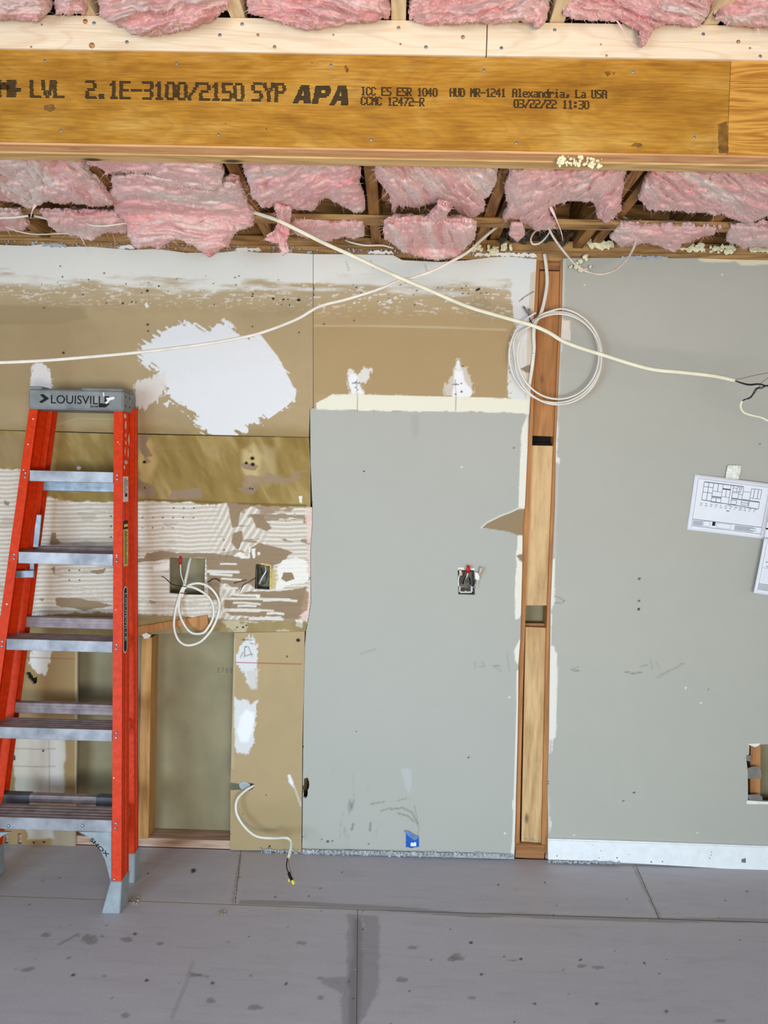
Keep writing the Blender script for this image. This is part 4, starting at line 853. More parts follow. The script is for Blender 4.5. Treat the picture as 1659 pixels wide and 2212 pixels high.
slab_letter([[(631, 224), (650, 184), (668, 184), (672, 224), (656, 224), (655, 216), (647, 216), (643, 224)], [(651, 206), (656, 206), (655, 195)]])
slab_letter([[(673, 225), (682, 185), (712, 185), (716, 192), (713, 204), (704, 210), (690, 210), (687, 225)], [(693, 201), (701, 201), (703, 195), (695, 195)]])
slab_letter([[(712, 226), (731, 185), (749, 186), (753, 226), (737, 226), (736, 218), (728, 218), (724, 226)], [(732, 208), (737, 208), (736, 197)]])
stamp('ICC ES ESR 1040', 780, 206, 946, 209, 19, 2.4, 1); stamp('CCMC 12472-R', 780, 227, 918, 230, 19, 2.4, 1)
stamp('HUD MR-1241', 972, 209, 1094, 210, 19, 2.4, 1)
stamp('Alexandria, La USA', 1107, 210, 1312, 213, 19, 2.4, 1); stamp('03/22/22 11:30', 1110, 233, 1274, 236, 19, 2.4, 1)

# pale plate nailed on top of the beam
PLATE = empty('spruce_plate', (0, YF-0.006, zt), label='pale new spruce plate on top of the amber beam, knotty with screws', cat='lumber')
xs_ = onY(1051, 90, YF)[0]
box('plate_board', -2.2, xs_-0.0012, YF-0.007, YF+0.03, zt+0.0005, 2.690, 'newx', PLATE)
box('plate_board', xs_+0.0012, 2.3, YF-0.008, YF+0.03, zt+0.0005, 2.689, 'newx', PLATE)
for (x, y) in ((203, 50), (274, 91), (523, 52), (861, 60), (920, 102), (1083, 104), (1198, 65), (1519, 74), (1642, 122), (475, 76)):
    dome('screw_head', V(x, y, YF-0.0075), (0, -1, 0), 0.0048, 'steel', PLATE, 0.35)
knot = plain('spruce_knot', (188, 138, 92), 0.6, var=0.35, sc=160)
for (x, y, r) in ((184, 46, .010), (198, 98, .012), (557, 75, .006), (593, 101, .007), (1000, 80, .008), (865, 95, .004), (720, 75, .004), (1595, 90, .008), (1620, 104, .005), (1298, 96, .004), (90, 53, .004), (67, 101, .004), (1310, 120, .005)):
    c = V(x, y, YF-0.0086); cyl('wood_knot', c, c+Vector((0, .001, 0)), r*0.62, r*0.62, knot, PLATE, 14)

# ------------------------------------------------------------------ pink insulation batts
def batt(label, poly, zp=2.415, ycap=-0.10, ymin=-0.885, bulge=0.05, tone=0.0, ang=0.0, stretch=2.6, nf=420, fold=0.030, step=2.3, rag=6, group='pink insulation between the old joists', drop=0.0):
    P = np.array(poly, float); x0, y0 = P.min(0)-10; x1, y1 = P.max(0)+10
    nx, ny = int((x1-x0)/step)+1, int((y1-y0)/step)+1
    gx, gy = np.meshgrid(x0+np.arange(nx)*step, y0+np.arange(ny)*step)
    sd_ = rng.uniform(0, 60); c, s = math.cos(ang), math.sin(ang)
    wx = gx+14*fbm(gx/60, gy/60, sd_, 3); wy = gy+12*fbm(gx/60, gy/60, sd_+9, 3)
    u, v = (wx*c+wy*s)/stretch, -wx*s+wy*c
    d = sdist(gx, gy, poly)+rag*1.3*fbm(gx/15, gy/15, sd_+3, 5, 0.6)
    r1 = np.sqrt(np.abs(fbm(u/30, v/26, sd_+5, 2))+0.004)*1.5; r4 = np.sqrt(np.abs(fbm(u/12+0.6*r1, v/10, sd_+15, 3))+0.004)*1.5; r2 = fbm(u/60, v/50, sd_+1, 2); r3 = fbm(u/6, v/5, sd_+7, 3)
    prof = np.sqrt(np.clip(1-(1-np.clip(d/34, 0, 1))**2, 0, 1))
    base = onZ(gx, gy, zp); Yb = np.minimum(base[..., 1], ycap)
    k = 6*prof*0+1
    pos = onY(gx, gy, Yb); D = np.linalg.norm(pos-CAM, axis=-1); dirn = (pos-CAM)/D[..., None]
    push = 1.3*bulge*prof+1.7*fold*(r1-0.45)*(0.3+0.7*prof)+0.022*(r4-0.6)+0.05*r2*prof+0.006*r3
    pos = pos-dirn*push[..., None]
    over = np.clip(ymin-pos[..., 1], 0, None); pos = pos+dirn*(over/np.maximum(dirn[..., 1], .2))[..., None]
    over = np.clip(pos[..., 1]+0.02, 0, None); pos = pos-dirn*(over/np.maximum(dirn[..., 1], .2))[..., None]
    keep = ((d[:-1, :-1]+d[1:, 1:]+d[1:, :-1]+d[:-1, 1:])/4) > 0
    idx = np.arange(nx*ny).reshape(ny, nx); q = np.stack([idx[:-1, :-1], idx[1:, :-1], idx[1:, 1:], idx[:-1, 1:]], -1)[keep]
    used = np.unique(q); mp = np.full(nx*ny, -1); mp[used] = np.arange(len(used)); q = mp[q]; n0 = len(used)
    fr = pos.reshape(-1, 3)[used]; dd = d.reshape(-1)[used]
    th = 0.012+0.06*np.clip(dd/25, 0, 1); bk = fr+np.stack([np.zeros(n0), th*0.5, th], -1); bk[:, 1] = np.minimum(np.maximum(bk[:, 1], ymin), -0.012)
    E = np.concatenate([q[:, [i, (i+1) % 4]] for i in range(4)]); key = np.sort(E, 1); kk = key[:, 0]*10**7+key[:, 1]
    uq, inv, ct = np.unique(kk, return_inverse=True, return_counts=True); rim = E[ct[inv] == 1]
    faces = np.concatenate([q, q[:, ::-1]+n0, np.stack([rim[:, 1], rim[:, 0], rim[:, 0]+n0, rim[:, 1]+n0], -1)])
    cm = fbm(u/34, v/22, sd_+11, 4).reshape(-1)[used]; cm2 = fbm(gx/24, gy/24, sd_+20, 3).reshape(-1)[used]
    col = np.tile(L((250, 202, 195)), (n0, 1)); a = ss(0.0, 0.5, cm)[:, None]; col = col*(1-a)+L((250, 232, 222))*a
    a = ss(0.0, 0.55, -cm)[:, None]*0.85; col = col*(1-a)+L((242, 168, 166))*a
    a = ss(0.15, 0.6, cm2)[:, None]*0.5; col = col*(1-a)+L((236, 204, 190))*a
    col = col*(1+tone)
    root = empty('insulation_batt', tuple(fr.mean(0)), label=label, cat='insulation', group=group)
    allv = np.concatenate([fr, bk])-fr.mean(0)
    me = bpy.data.meshes.new('wool'); me.vertices.add(len(allv)); me.vertices.foreach_set('co', allv.ravel())
    me.loops.add(faces.size); me.loops.foreach_set('vertex_index', faces.ravel().astype(np.int32))
    me.polygons.add(len(faces)); me.polygons.foreach_set('loop_start', np.arange(0, faces.size, 4, dtype=np.int32)); me.polygons.foreach_set('loop_total', np.full(len(faces), 4, np.int32)); me.update()
    ca = me.color_attributes.new('Col', 'FLOAT_COLOR', 'POINT'); ca.data.foreach_set('color', np.concatenate([np.clip(np.concatenate([col, col]), 0, 1), np.ones((2*n0, 1))], 1).ravel())
    link('wool', me, 'pink', root, True)
    # loose fibres standing off the surface and fraying at the rim
    w = np.where(dd < 7, 6.0, 1.0); pick = rng.choice(n0, int(nf*0.55), p=w/w.sum()); V_, F_ = [], []
    vd = Vector((0, -1, 0.2))
    for i in pick:
        p = Vector(fr[i]-fr.mean(0)); ln = rng.uniform(0.008, 0.022) if dd[i] > 7 else rng.uniform(0.006, 0.024)
        t = Vector((rng.uniform(-1, 1), rng.uniform(-.5, .1), rng.uniform(-1, .5))).normalized(); cv = Vector((rng.uniform(-1.5, 1.5), rng.uniform(-.3, .3), rng.uniform(-1.6, .6)))
        b = len(V_); wd_ = rng.uniform(0.00025, 0.0007)
        for kx in range(4):
            f = kx/3; pt = p+t*ln*f+cv*ln*0.5*f*f+Vector((0, -0.003, 0)); sd2 = t.cross(vd).normalized()*wd_*(1-f*0.85); V_ += [pt+sd2, pt-sd2]
        for kx in range(3): F_.append((b+2*kx, b+2*kx+1, b+2*kx+3, b+2*kx+2))
    me2 = bpy.data.meshes.new('loose_fibres'); me2.from_pydata([tuple(v) for v in V_], [], F_); o2 = link('loose_fibres', me2, 'fibre', root); o2['kind'] = 'stuff'
    return root
G1 = 'pink insulation between the old joists'; G2 = 'pink insulation above the new plate'; G3 = 'pink insulation sagging behind the furring strip'
batt('pink insulation batt at the left end, above the furring strip and before the first joist', [(-120, 330), (160, 335), (178, 350), (200, 385), (232, 418), (242, 440), (210, 447), (150, 441), (100, 438), (60, 450), (40, 440), (-120, 436)], ang=0.5, group=G1)
batt('bright pink folded layer lying over the biggest sagging batt', [(186, 335), (470, 340), (482, 362), (478, 402), (462, 414), (400, 402), (330, 378), (262, 372), (228, 380), (222, 366), (188, 352)], zp=2.395, ycap=-0.58, bulge=0.03, tone=0.02, ang=0.12, stretch=4, fold=0.02, group=G1)
batt('biggest sagging pink batt, torn into layers and hanging over the wall top', [(242, 374), (310, 368), (400, 382), (470, 395), (515, 388), (530, 420), (535, 440), (552, 460), (546, 488), (512, 500), (492, 535), (452, 552), (440, 548), (402, 524), (375, 520), (340, 536), (292, 534), (277, 512), (268, 480), (246, 456), (238, 420)], zp=2.425, ycap=-0.30, ang=0.08, stretch=4.5, bulge=0.06, fold=0.026, nf=700, group=G1)
batt('small pink batt under the furring strip, left of the biggest sagging one', [(86, 457), (252, 462), (276, 490), (270, 505), (228, 504), (196, 522), (150, 508), (125, 508), (104, 484)], ycap=-0.08, bulge=0.03, group=G3, nf=260)
batt('pink batt right of the biggest sagging one, above the furring strip', [(518, 338), (776, 345), (778, 398), (790, 436), (790, 456), (772, 460), (742, 448), (715, 430), (700, 430), (672, 457), (640, 452), (592, 444), (566, 453), (548, 430), (530, 380)], ang=-0.3, group=G1, nf=500)
batt('thin pale wisp of pink insulation drooping in front of the furring strip', [(592, 448), (632, 450), (628, 478), (624, 508), (618, 522), (624, 545), (608, 552), (602, 526), (568, 520), (592, 502), (600, 480)], zp=2.38, ycap=-0.36, bulge=0.012, fold=0.008, tone=0.02, ang=1.5, rag=4, nf=160, group=G3)
batt('pink batt tucked below the furring strip left of the middle joist', [(632, 474), (786, 480), (788, 508), (760, 516), (742, 510), (700, 526), (652, 512), (618, 492)], ycap=-0.08, bulge=0.03, group=G3, nf=260)
batt('pink batt right of the middle joist, torn into two lobes', [(810, 352), (1076, 356), (1072, 400), (1046, 432), (1050, 455), (1008, 478), (992, 462), (962, 435), (938, 438), (905, 452), (862, 445), (850, 462), (842, 430), (812, 384)], ang=0.9, group=G1, nf=500)
batt('rounded pink batt bulging below the furring strip in front of the wall top', [(828, 480), (925, 476), (945, 440), (975, 450), (955, 478), (1032, 482), (1024, 520), (986, 556), (932, 562), (872, 546), (828, 512)], zp=2.35, ycap=-0.22, bulge=0.06, ang=1.2, group=G3, nf=400)
batt('tangled pink batt above the stud pocket with a trailing flap', [(1102, 360), (1352, 362), (1348, 402), (1340, 440), (1348, 452), (1312, 484), (1292, 474), (1284, 440), (1240, 434), (1184, 448), (1200, 492), (1160, 500), (1120, 474), (1084, 474), (1098, 440), (1088, 418)], ang=-0.6, fold=0.036, group=G1, nf=600)
batt('small loose tuft of pink wool hanging by the dark hole', [(1104, 488), (1130, 485), (1134, 508), (1118, 524), (1100, 508)], zp=2.38, ycap=-0.16, bulge=0.015, rag=3, fold=.01, nf=60, group=G3)
batt('pink batt at the right end, wide and puffy above the furring strip', [(1412, 362), (1840, 368), (1840, 460), (1660, 466), (1612, 486), (1562, 466), (1500, 460), (1402, 455), (1380, 430), (1386, 404)], ang=0.45, group=G1, nf=600)
batt('pink batt under the furring strip right of the doubled joist', [(1342, 486), (1560, 490), (1540, 506), (1472, 530), (1456, 545), (1400, 526), (1346, 536), (1318, 514)], ycap=-0.07, bulge=0.03, group=G3, nf=300)
batt('pink batt at the right end, below the furring strip', [(1578, 488), (1800, 480), (1800, 534), (1604, 536), (1566, 520)], ycap=-0.08, bulge=0.04, group=G3, nf=240)
batt('scrap of pink batt at the left end, below the furring strip', [(-90, 456), (40, 458), (62, 486), (50, 502), (-90, 498)], ycap=-0.08, bulge=0.03, group=G3, nf=160)
U = dict(zp=2.745, ycap=-1.035, ymin=-1.4, group=G2, bulge=0.05, tone=-0.02)
batt('pink batt at the left end above the pale plate', [(-160, -50), (100, -50), (112, 20), (84, 46), (40, 44), (-160, 40)], nf=300, **U)
batt('narrow pink batt beside the first new joist above the plate', [(116, -50), (182, -50), (188, 28), (150, 36), (120, 32)], nf=160, **U)
batt('wide pink batt drooping over the knotty left part of the plate', [(206, -50), (500, -50), (500, 10), (464, 42), (420, 62), (360, 72), (300, 80), (262, 60), (214, 34)], ang=-0.25, nf=520, **U)
batt('pink batt above the plate, left of the middle new joist', [(524, -50), (842, -50), (842, 40), (760, 52), (660, 66), (604, 50), (534, 28)], ang=0.15, nf=480, **U)
batt('pink batt above the plate, right of the middle new joist', [(884, -50), (1192, -50), (1182, 44), (1160, 64), (1150, 48), (920, 54), (882, 44)], ang=-0.4, nf=460, **U)
batt('stringy pink batt with shreds trailing over the right plate board', [(1228, -50), (1572, -50), (1514, 58), (1440, 52), (1412, 62), (1398, 90), (1386, 110), (1378, 96), (1376, 66), (1340, 46), (1240, 44), (1216, 30)], ang=0.3, fold=0.034, nf=700, **U)
batt('pink batt at the right end above the pale plate', [(1580, -50), (1840, -50), (1840, 66), (1659, 62), (1572, 58), (1544, 40)], nf=300, **U)

# ------------------------------------------------------------------ cables
def pts(l): return [V(*p) for p in l]
def thing(name, label, cat, loc, group=None): return empty(name, tuple(loc), label=label, cat=cat, group=group)
t = thing('house_cable', 'long white cable running from the big sagging batt down to the right edge', 'cable', V(545, 457, -.45))
tube('sheath', pts([(530, 452, -.30), (550, 459, -.36), (600, 476, -.42), (650, 500, -.42), (700, 525, -.41), (760, 552, -.40), (850, 594, -.38), (930, 628, -.37), (1010, 662, -.36), (1090, 686, -.35), (1150, 703, -.35), (1185, 718, -.35), (1225, 741, -.36), (1300, 766, -.38), (1400, 796, -.40), (1470, 804, -.42), (1540, 812, -.43), (1588, 822, -.44)]), 0.0135, 0.006, 'romexg', t)
for k, off in ((0, (0, 0)), (1, (3, 5))): tube('black_conductor', pts([(1584, 821, -.44), (1600, 826+off[1]*.3, -.445), (1618, 830+off[1]*.4, -.45), (1640, 829+off[1]*.3, -.45), (1662, 834+off[1]*.2, -.46), (1720, 840, -.46)]), 0.0032, 0.0032, 'wireb', t)
tube('bare_conductor', pts([(1584, 820, -.44), (1600, 818, -.44), (1625, 812, -.44), (1650, 807, -.44), (1700, 800, -.44)]), 0.002, 0.002, 'wirec', t)
t = thing('house_cable', 'white cable curving from the ceiling by the dark hole down to the left edge', 'cable', V(1082, 484, -.2))
tube('sheath', pts([(1120, 466, -.20), (1082, 484, -.22), (1040, 518, -.24), (1010, 545, -.26), (975, 565, -.28), (935, 585, -.29), (895, 599, -.30), (862, 606, -.31), (820, 624, -.33), (750, 646, -.34), (690, 662, -.36), (640, 690, -.38), (560, 720, -.42), (480, 737, -.46), (400, 749, -.5), (290, 762, -.56), (180, 772, -.62), (90, 779, -.66), (0, 783, -.7), (-120, 785, -.75)]), 0.0105, 0.005, 'romex', t)
t = thing('house_cable', 'white cable with black frayed end looping at the right edge below the long cable', 'cable', V(1604, 868, -.42))
tube('sheath', pts([(1603, 866, -.43), (1600, 878, -.42), (1606, 890, -.41), (1620, 896, -.41), (1645, 902, -.41), (1662, 910, -.41), (1730, 940, -.41)]), 0.008, 0.0045, 'romexg', t)
for dx in (0, 3): tube('black_conductor', pts([(1603+dx, 866-dx, -.43), (1622, 856+dx, -.44), (1632+dx, 840, -.45), (1645, 836+dx, -.45), (1665, 831, -.46), (1720, 826, -.46)]), 0.0028, 0.0028, 'wireb', t)
tube('bare_conductor', pts([(1606, 866, -.43), (1628, 852, -.43), (1646, 826, -.43), (1662, 814, -.43)]), 0.0018, 0.0018, 'wirec', t)
# the big coil at the pocket
c0 = (1206, 772)
def loop(cx, cy, rx, ry, a0, a1, Y0, Y1, n=40, rot=0.0):
    out = []
    for i in range(n+1):
        a = math.radians(a0+(a1-a0)*i/n); x, y = rx*math.cos(a), ry*math.sin(a); c, s = math.cos(rot), math.sin(rot)
        out.append((cx+x*c-y*s, cy+x*s+y*c, Y0+(Y1-Y0)*i/n))
    return out
t = thing('coiled_cable', 'white cable hanging down the stud pocket and wound into a large round coil', 'cable', V(1180, 556, -.02))
tube('sheath', pts([(1176, 548, -.012), (1180, 575, -.012), (1182, 610, -.014), (1176, 650, -.02), (1168, 678, -.03), (1156, 700, -.04), (1153, 722, -.03), (1154, 752, -.02), (1150, 790, -.018), (1144, 830, -.012)]), 0.0135, 0.005, 'romex', t)
tube('coil_loop', pts([(1156, 698, -.045), (1166, 682, -.05), (1190, 672, -.055), (1215, 667, -.06), (1240, 674, -.065)]+loop(1200, 768, 100, 102, -55, 245, -.07, -.05)), 0.0075, 0.005, 'romex', t)
tube('coil_loop', pts([(1148, 706, -.04)]+loop(1206, 768, 88, 94, 232, 560, -.045, -.085)), 0.0075, 0.005, 'romex', t)
tube('coil_loop', pts([(1150, 704, -.05)]+loop(1206, 776, 93, 98, 240, 530, -.075, -.06)+[(1112, 730, -.05), (1150, 702, -.04)]), 0.0075, 0.005, 'romex', t)
tube('cable_tie', pts([(1144, 693, -.062), (1152, 700, -.07), (1160, 711, -.062)]), 0.003, 0.002, 'wireb', t)
cyl('cable_staple', V(1150, 765, -.022), V(1155, 767, -.022), .006, .006, 'white', t, 8)
t = thing('wire_connector', 'grey splice stub with two wire ends beside the coil top', 'connector', V(1140, 676, -.02))
cyl('stub', V(1131, 662, -.03), V(1140, 677, -.03), .004, .004, 'scrap', t); cyl('stub', V(1143, 667, -.03), V(1144, 680, -.028), .0045, .0045, 'scrap', t)
tube('lead', pts([(1141, 678, -.03), (1144, 688, -.03), (1149, 697, -.04)]), .003, .003, 'wireb', t)
t = thing('house_cable', 'dusty white cable hanging in a wide loop from the ceiling over the grey wall', 'cable', V(1188, 500, -.3))
tube('sheath', pts([(1180, 470, -.28), (1188, 498, -.3), (1202, 522, -.3), (1222, 548, -.3), (1244, 572, -.3), (1270, 587, -.3), (1302, 592, -.29), (1335, 579, -.27), (1360, 552, -.25), (1374, 520, -.23), (1373, 494, -.22), (1358, 475, -.21), (1332, 463, -.2), (1300, 452, -.18)]), 0.0085, 0.005, plain('dusty_cable_sheath', (206, 190, 176), 0.6), t)
t = thing('house_cable', 'short white loop of cable at the dark hole above the stud pocket', 'cable', V(1185, 505, -.1))
tube('sheath', pts([(1190, 496, -.16), (1180, 512, -.17), (1166, 525, -.18), (1151, 527, -.18), (1147, 515, -.18), (1156, 500, -.17), (1172, 492, -.16)]), 0.007, 0.0045, 'romex', t)
t = thing('house_cable', 'white cable poking out under the far left pink batts', 'cable', V(0, 470, -.3))
tube('sheath', pts([(-60, 474, -.34), (0, 471, -.34), (30, 470, -.34), (66, 466, -.33), (90, 470, -.30), (120, 478, -.26)]), 0.008, 0.005, 'romex', t)
cyl('black_sleeve', V(62, 466.5, -.335), V(72, 466, -.333), .0055, .0055, 'wireb', t, 10)
t = thing('house_cable', 'thin white wire sagging above the top plate at the left', 'cable', V(0, 488, -.16))
tube('sheath', pts([(-60, 478, -.2), (0, 487, -.2), (40, 500, -.2), (75, 506, -.2), (125, 505, -.18), (150, 504, -.15)]), 0.004, 0.003, 'romex', t)
t = thing('house_cable', 'short white cable crossing a small pink batt left of the biggest batt', 'cable', V(200, 486, -.3))
tube('sheath', pts([(180, 480, -.27), (200, 487, -.31), (222, 488, -.32), (245, 486, -.32), (266, 483, -.31), (290, 482, -.28)]), 0.006, 0.004, 'romex', t)
t = thing('house_cable', 'short white cable lying on the top plate below the middle joist', 'cable', V(755, 522, -.05))
tube('sheath', pts([(745, 518, -.03), (760, 524, -.05), (790, 530, -.06), (825, 530, -.06), (850, 536, -.05)]), 0.007, 0.004, 'romex', t)
# coil hanging out of the square hole in the left wall
t = thing('coiled_cable', 'white flat cable coiled out of the square hole, tied in the middle, with red cap', 'cable', V(398, 1262, -.02))
tube('sheath', pts([(420, 1196, .07), (411, 1208, .04), (405, 1235, .01), (399, 1262, -.02), (393, 1290, -.03)]), 0.012, 0.005, 'romex', t)
tube('coil_loop', pts([(399, 1266, -.03), (420, 1270, -.04), (446, 1285, -.05), (459, 1305, -.055), (461, 1330, -.055), (452, 1352, -.05), (437, 1368, -.05), (412, 1366, -.045), (393, 1340, -.04), (386, 1310, -.035), (392, 1282, -.03), (405, 1266, -.03), (428, 1260, -.045), (452, 1268, -.055), (470, 1290, -.06), (474, 1315, -.06), (465, 1345, -.055), (450, 1370, -.05), (430, 1388, -.05), (404, 1394, -.045), (385, 1382, -.04), (376, 1355, -.035), (378, 1325, -.035), (384, 1300, -.03), (392, 1275, -.03), (400, 1262, -.03)]), 0.0095, 0.0045, 'romex', t, n=6)
tube('thin_wire', pts([(390, 1218, -.006), (391, 1240, -.008), (398, 1262, -.025)]), .0045, .004, 'romex', t)
cyl('red_cap', V(389.5, 1219, -.006), V(389.5, 1202, -.006), .0065, .0045, 'red', t)
tube('black_conductor', pts([(349, 1245, -.004), (358, 1250, -.006), (372, 1262, -.01), (398, 1267, -.035), (406, 1266, -.03)]), .003, .003, 'wireb', t)
tube('cable_tie', pts([(389, 1281, -.04), (398, 1282, -.045), (406, 1278, -.04)]), .003, .002, 'wirec', t)
t = thing('loose_wire', 'short black twisted wire stub on torn paper right of the square hole', 'wire', V(450, 1256, -.003))
tube('lead', pts([(442, 1258, .004), (452, 1256, -.006), (458, 1251, -.01), (468, 1251, -.008), (475, 1256, -.004)]), .0035, .003, 'wireb', t)
t = thing('loose_wire', 'thin black wire curling left out of the small junction box', 'wire', V(552, 1250, -.004))
tube('lead', pts([(556, 1248, .012), (548, 1251, -.006), (536, 1258, -.008), (525, 1264, -.006), (520, 1275, -.004), (517, 1280, -.003)]), .0022, .002, 'wireb', t)
tube('lead', pts([(505, 1260, -.006), (516, 1257, -.006), (532, 1253, -.006)]), .0028, .002, 'wireb', t)
t = thing('house_cable', 'white cable out of the slot in the tan strip, its black end near the floor', 'cable', V(547, 1697, -.002))
tube('sheath', pts([(556, 1694, .03), (547, 1698, -.004), (528, 1710, -.03), (512, 1728, -.05), (510, 1752, -.06), (520, 1775, -.07), (538, 1796, -.08), (558, 1808, -.09), (590, 1811, -.10), (615, 1810, -.13), (626, 1814, -.14), (629, 1826, -.16), (624, 1850, -.20)]), 0.0105, 0.005, 'romex', t)
tube('yellowed_sheath', pts([(629, 1818, -.145), (629, 1830, -.165), (622, 1856, -.21)]), 0.011, 0.0055, 'romexg', t)
tube('black_conductor', pts([(621, 1854, -.21), (619, 1870, -.25), (622, 1882, -.29), (628, 1892, -.32)]), .0045, .0045, 'wireb', t)
tube('bare_conductor', pts([(623, 1854, -.21), (625, 1872, -.25), (630, 1886, -.30)]), .002, .002, 'wirec', t)
tube('taped_end', pts([(624, 1886, -.31), (628, 1896, -.33), (632, 1902, -.34)]), .013, .01, 'wireb', t)
cyl('yellow_cap', V(631, 1901, -.345), V(635, 1910, -.35), .0048, .0062, 'yellow', t); cyl('yellow_cap', V(624.5, 1898, -.34), V(624, 1905, -.345), .0032, .0036, 'yellow', t)

# junction boxes
def junction(name, label, x0, y0, x1, y1, depth, cat='junction box'):
    a = onY(x0, y0, 0.003); b = onY(x1, y1, 0.003); t = thing(name, label, cat, ((a[0]+b[0])/2, 0.0, b[2]))
    X0, X1, Z1, Z0 = a[0], b[0], a[2], b[2]; w = 0.0016; Y0 = 0.003; Y1 = depth
    box('box_back', X0, X1, Y1-w, Y1, Z0, Z1, 'boxm', t, 0)
    for q in ((X0, X0+w, Z0, Z1), (X1-w, X1, Z0, Z1), (X0+w, X1-w, Z0, Z0+w), (X0+w, X1-w, Z1-w, Z1)): box('box_side', q[0], q[1], Y0, Y1-w-0.0003, q[2], q[3], 'boxm', t, 0)
    return t
t = junction('junction_box', 'small metal junction box in the torn mortar area of the left wall', 554, 1221, 583, 1273, 0.055)
tube('white_wire', pts([(573, 1222, .03), (574, 1235, .005), (566, 1248, .01), (560, 1262, .03)]), .006, .005, 'wirew', t)
tube('black_wire', pts([(563, 1226, .03), (570, 1244, .008), (576, 1236, .012)]), .003, .003, 'wireb', t)
tube('black_wire', pts([(577, 1232, .02), (575, 1255, .012), (568, 1262, .03)]), .003, .003, 'wireb', t)
tube('copper_wire', pts([(557, 1262, .006), (562, 1250, .006), (566, 1240, .02)]), .0022, .002, 'wirec', t)
pprism('yellow_foam_edge', ragged([(560, 1219), (566, 1216), (583, 1219), (586, 1222), (586, 1272), (582, 1274), (583, 1222)], .6, 6, 3), -0.001, 0.004, plain('yellowed_glue', (214, 186, 104), 0.8), t)
t = junction('junction_box', 'open metal junction box in the grey panel with wires and a red cap', 991, 1234, 1024, 1284, 0.055)
ring = [(992, 1266), (991, 1278), (995, 1281), (1018, 1281), (1021, 1278), (1021, 1266), (1017, 1266), (1017, 1277), (1009, 1278), (1006, 1275.5), (1003, 1278), (994.5, 1277), (995.5, 1266)]
pprism('mounting_ring', ring, -0.003, 0.003, 'alu', t); pprism('mounting_ring', [(989, 1226), (1002, 1226), (1002, 1232), (989, 1231)], -0.003, 0.002, 'white', t); pprism('mounting_ring', [(1017, 1227), (1025, 1227), (1025, 1232), (1017, 1232)], -0.003, 0.002, 'white', t)
cyl('red_cap', V(1011, 1237, -.02), V(1012, 1222, -.025), .0088, .006, 'red', t)
tube('white_wire', pts([(1011, 1236, -.018), (1009, 1244, -.012), (1006, 1250, .01)]), .005, .005, 'wirew', t)
tube('black_wire', pts([(1008, 1243, -.006), (1003, 1250, .0), (1000, 1262, .03)]), .005, .005, 'wireb', t)
tube('black_wire', pts([(1014, 1248, .012), (1016, 1258, .0), (1016, 1264, .02)]), .005, .005, 'wireb', t)
cyl('beige_cap', V(996, 1242, -.012), V(994, 1231, -.02), .007, .0045, 'beige', t)
tube('white_wire', pts([(993, 1240, -.012), (990, 1252, -.008), (990.5, 1266, -.004)]), .005, .004, 'wirew', t)
tube('bare_wire', pts([(990, 1266, -.004), (1001, 1267, -.006), (1000, 1262, .004)]), .003, .003, 'alu', t)
tube('bare_wire', pts([(1010, 1258, .01), (1016, 1265, -.004), (1027, 1270, -.008)]), .003, .003, 'alu', t)
pprism('wire_clip', [(1026, 1236), (1032, 1237), (1036, 1245), (1035, 1253), (1027, 1252)], -0.022, 0.008, 'white', t, .001)
cyl('beige_cap', V(1036, 1240, -.018), V(1040, 1226, -.028), .0065, .0045, 'beige', t)
tube('white_wire', pts([(1031, 1252, -.018), (1031, 1262, -.012), (1030, 1272, -.003)]), .004, .004, 'wirew', t)
tube('black_wire', pts([(1027, 1251, -.018), (1024, 1262, -.01), (1018, 1266, .005)]), .004, .004, 'wireb', t)

# ------------------------------------------------------------------ lettering from the built-in font
def text(name, s, O, xd, yd, w, h, mat, parent, bold=0.0):
    cu = bpy.data.curves.new('t', 'FONT'); cu.body = s; cu.offset = bold; cu.resolution_u = 3
    ob = bpy.data.objects.new('t', cu); COL.objects.link(ob); dg = bpy.context.evaluated_depsgraph_get(); me = bpy.data.meshes.new_from_object(ob.evaluated_get(dg))
    v = np.empty(len(me.vertices)*3); me.vertices.foreach_get('co', v); v = v.reshape(-1, 3); lo, hi = v.min(0), v.max(0)
    xd, yd, O = Vector(xd).normalized(), Vector(yd).normalized(), Vector(O)
    vs = [O+xd*((p[0]-lo[0])/(hi[0]-lo[0])*w)+yd*((p[1]-lo[1])/(hi[1]-lo[1])*h) for p in v]; fs = [tuple(f.vertices) for f in me.polygons]
    bpy.data.objects.remove(ob); bpy.data.curves.remove(cu); bpy.data.meshes.remove(me)
    return pm(name, vs, fs, mat, parent, fix=False)

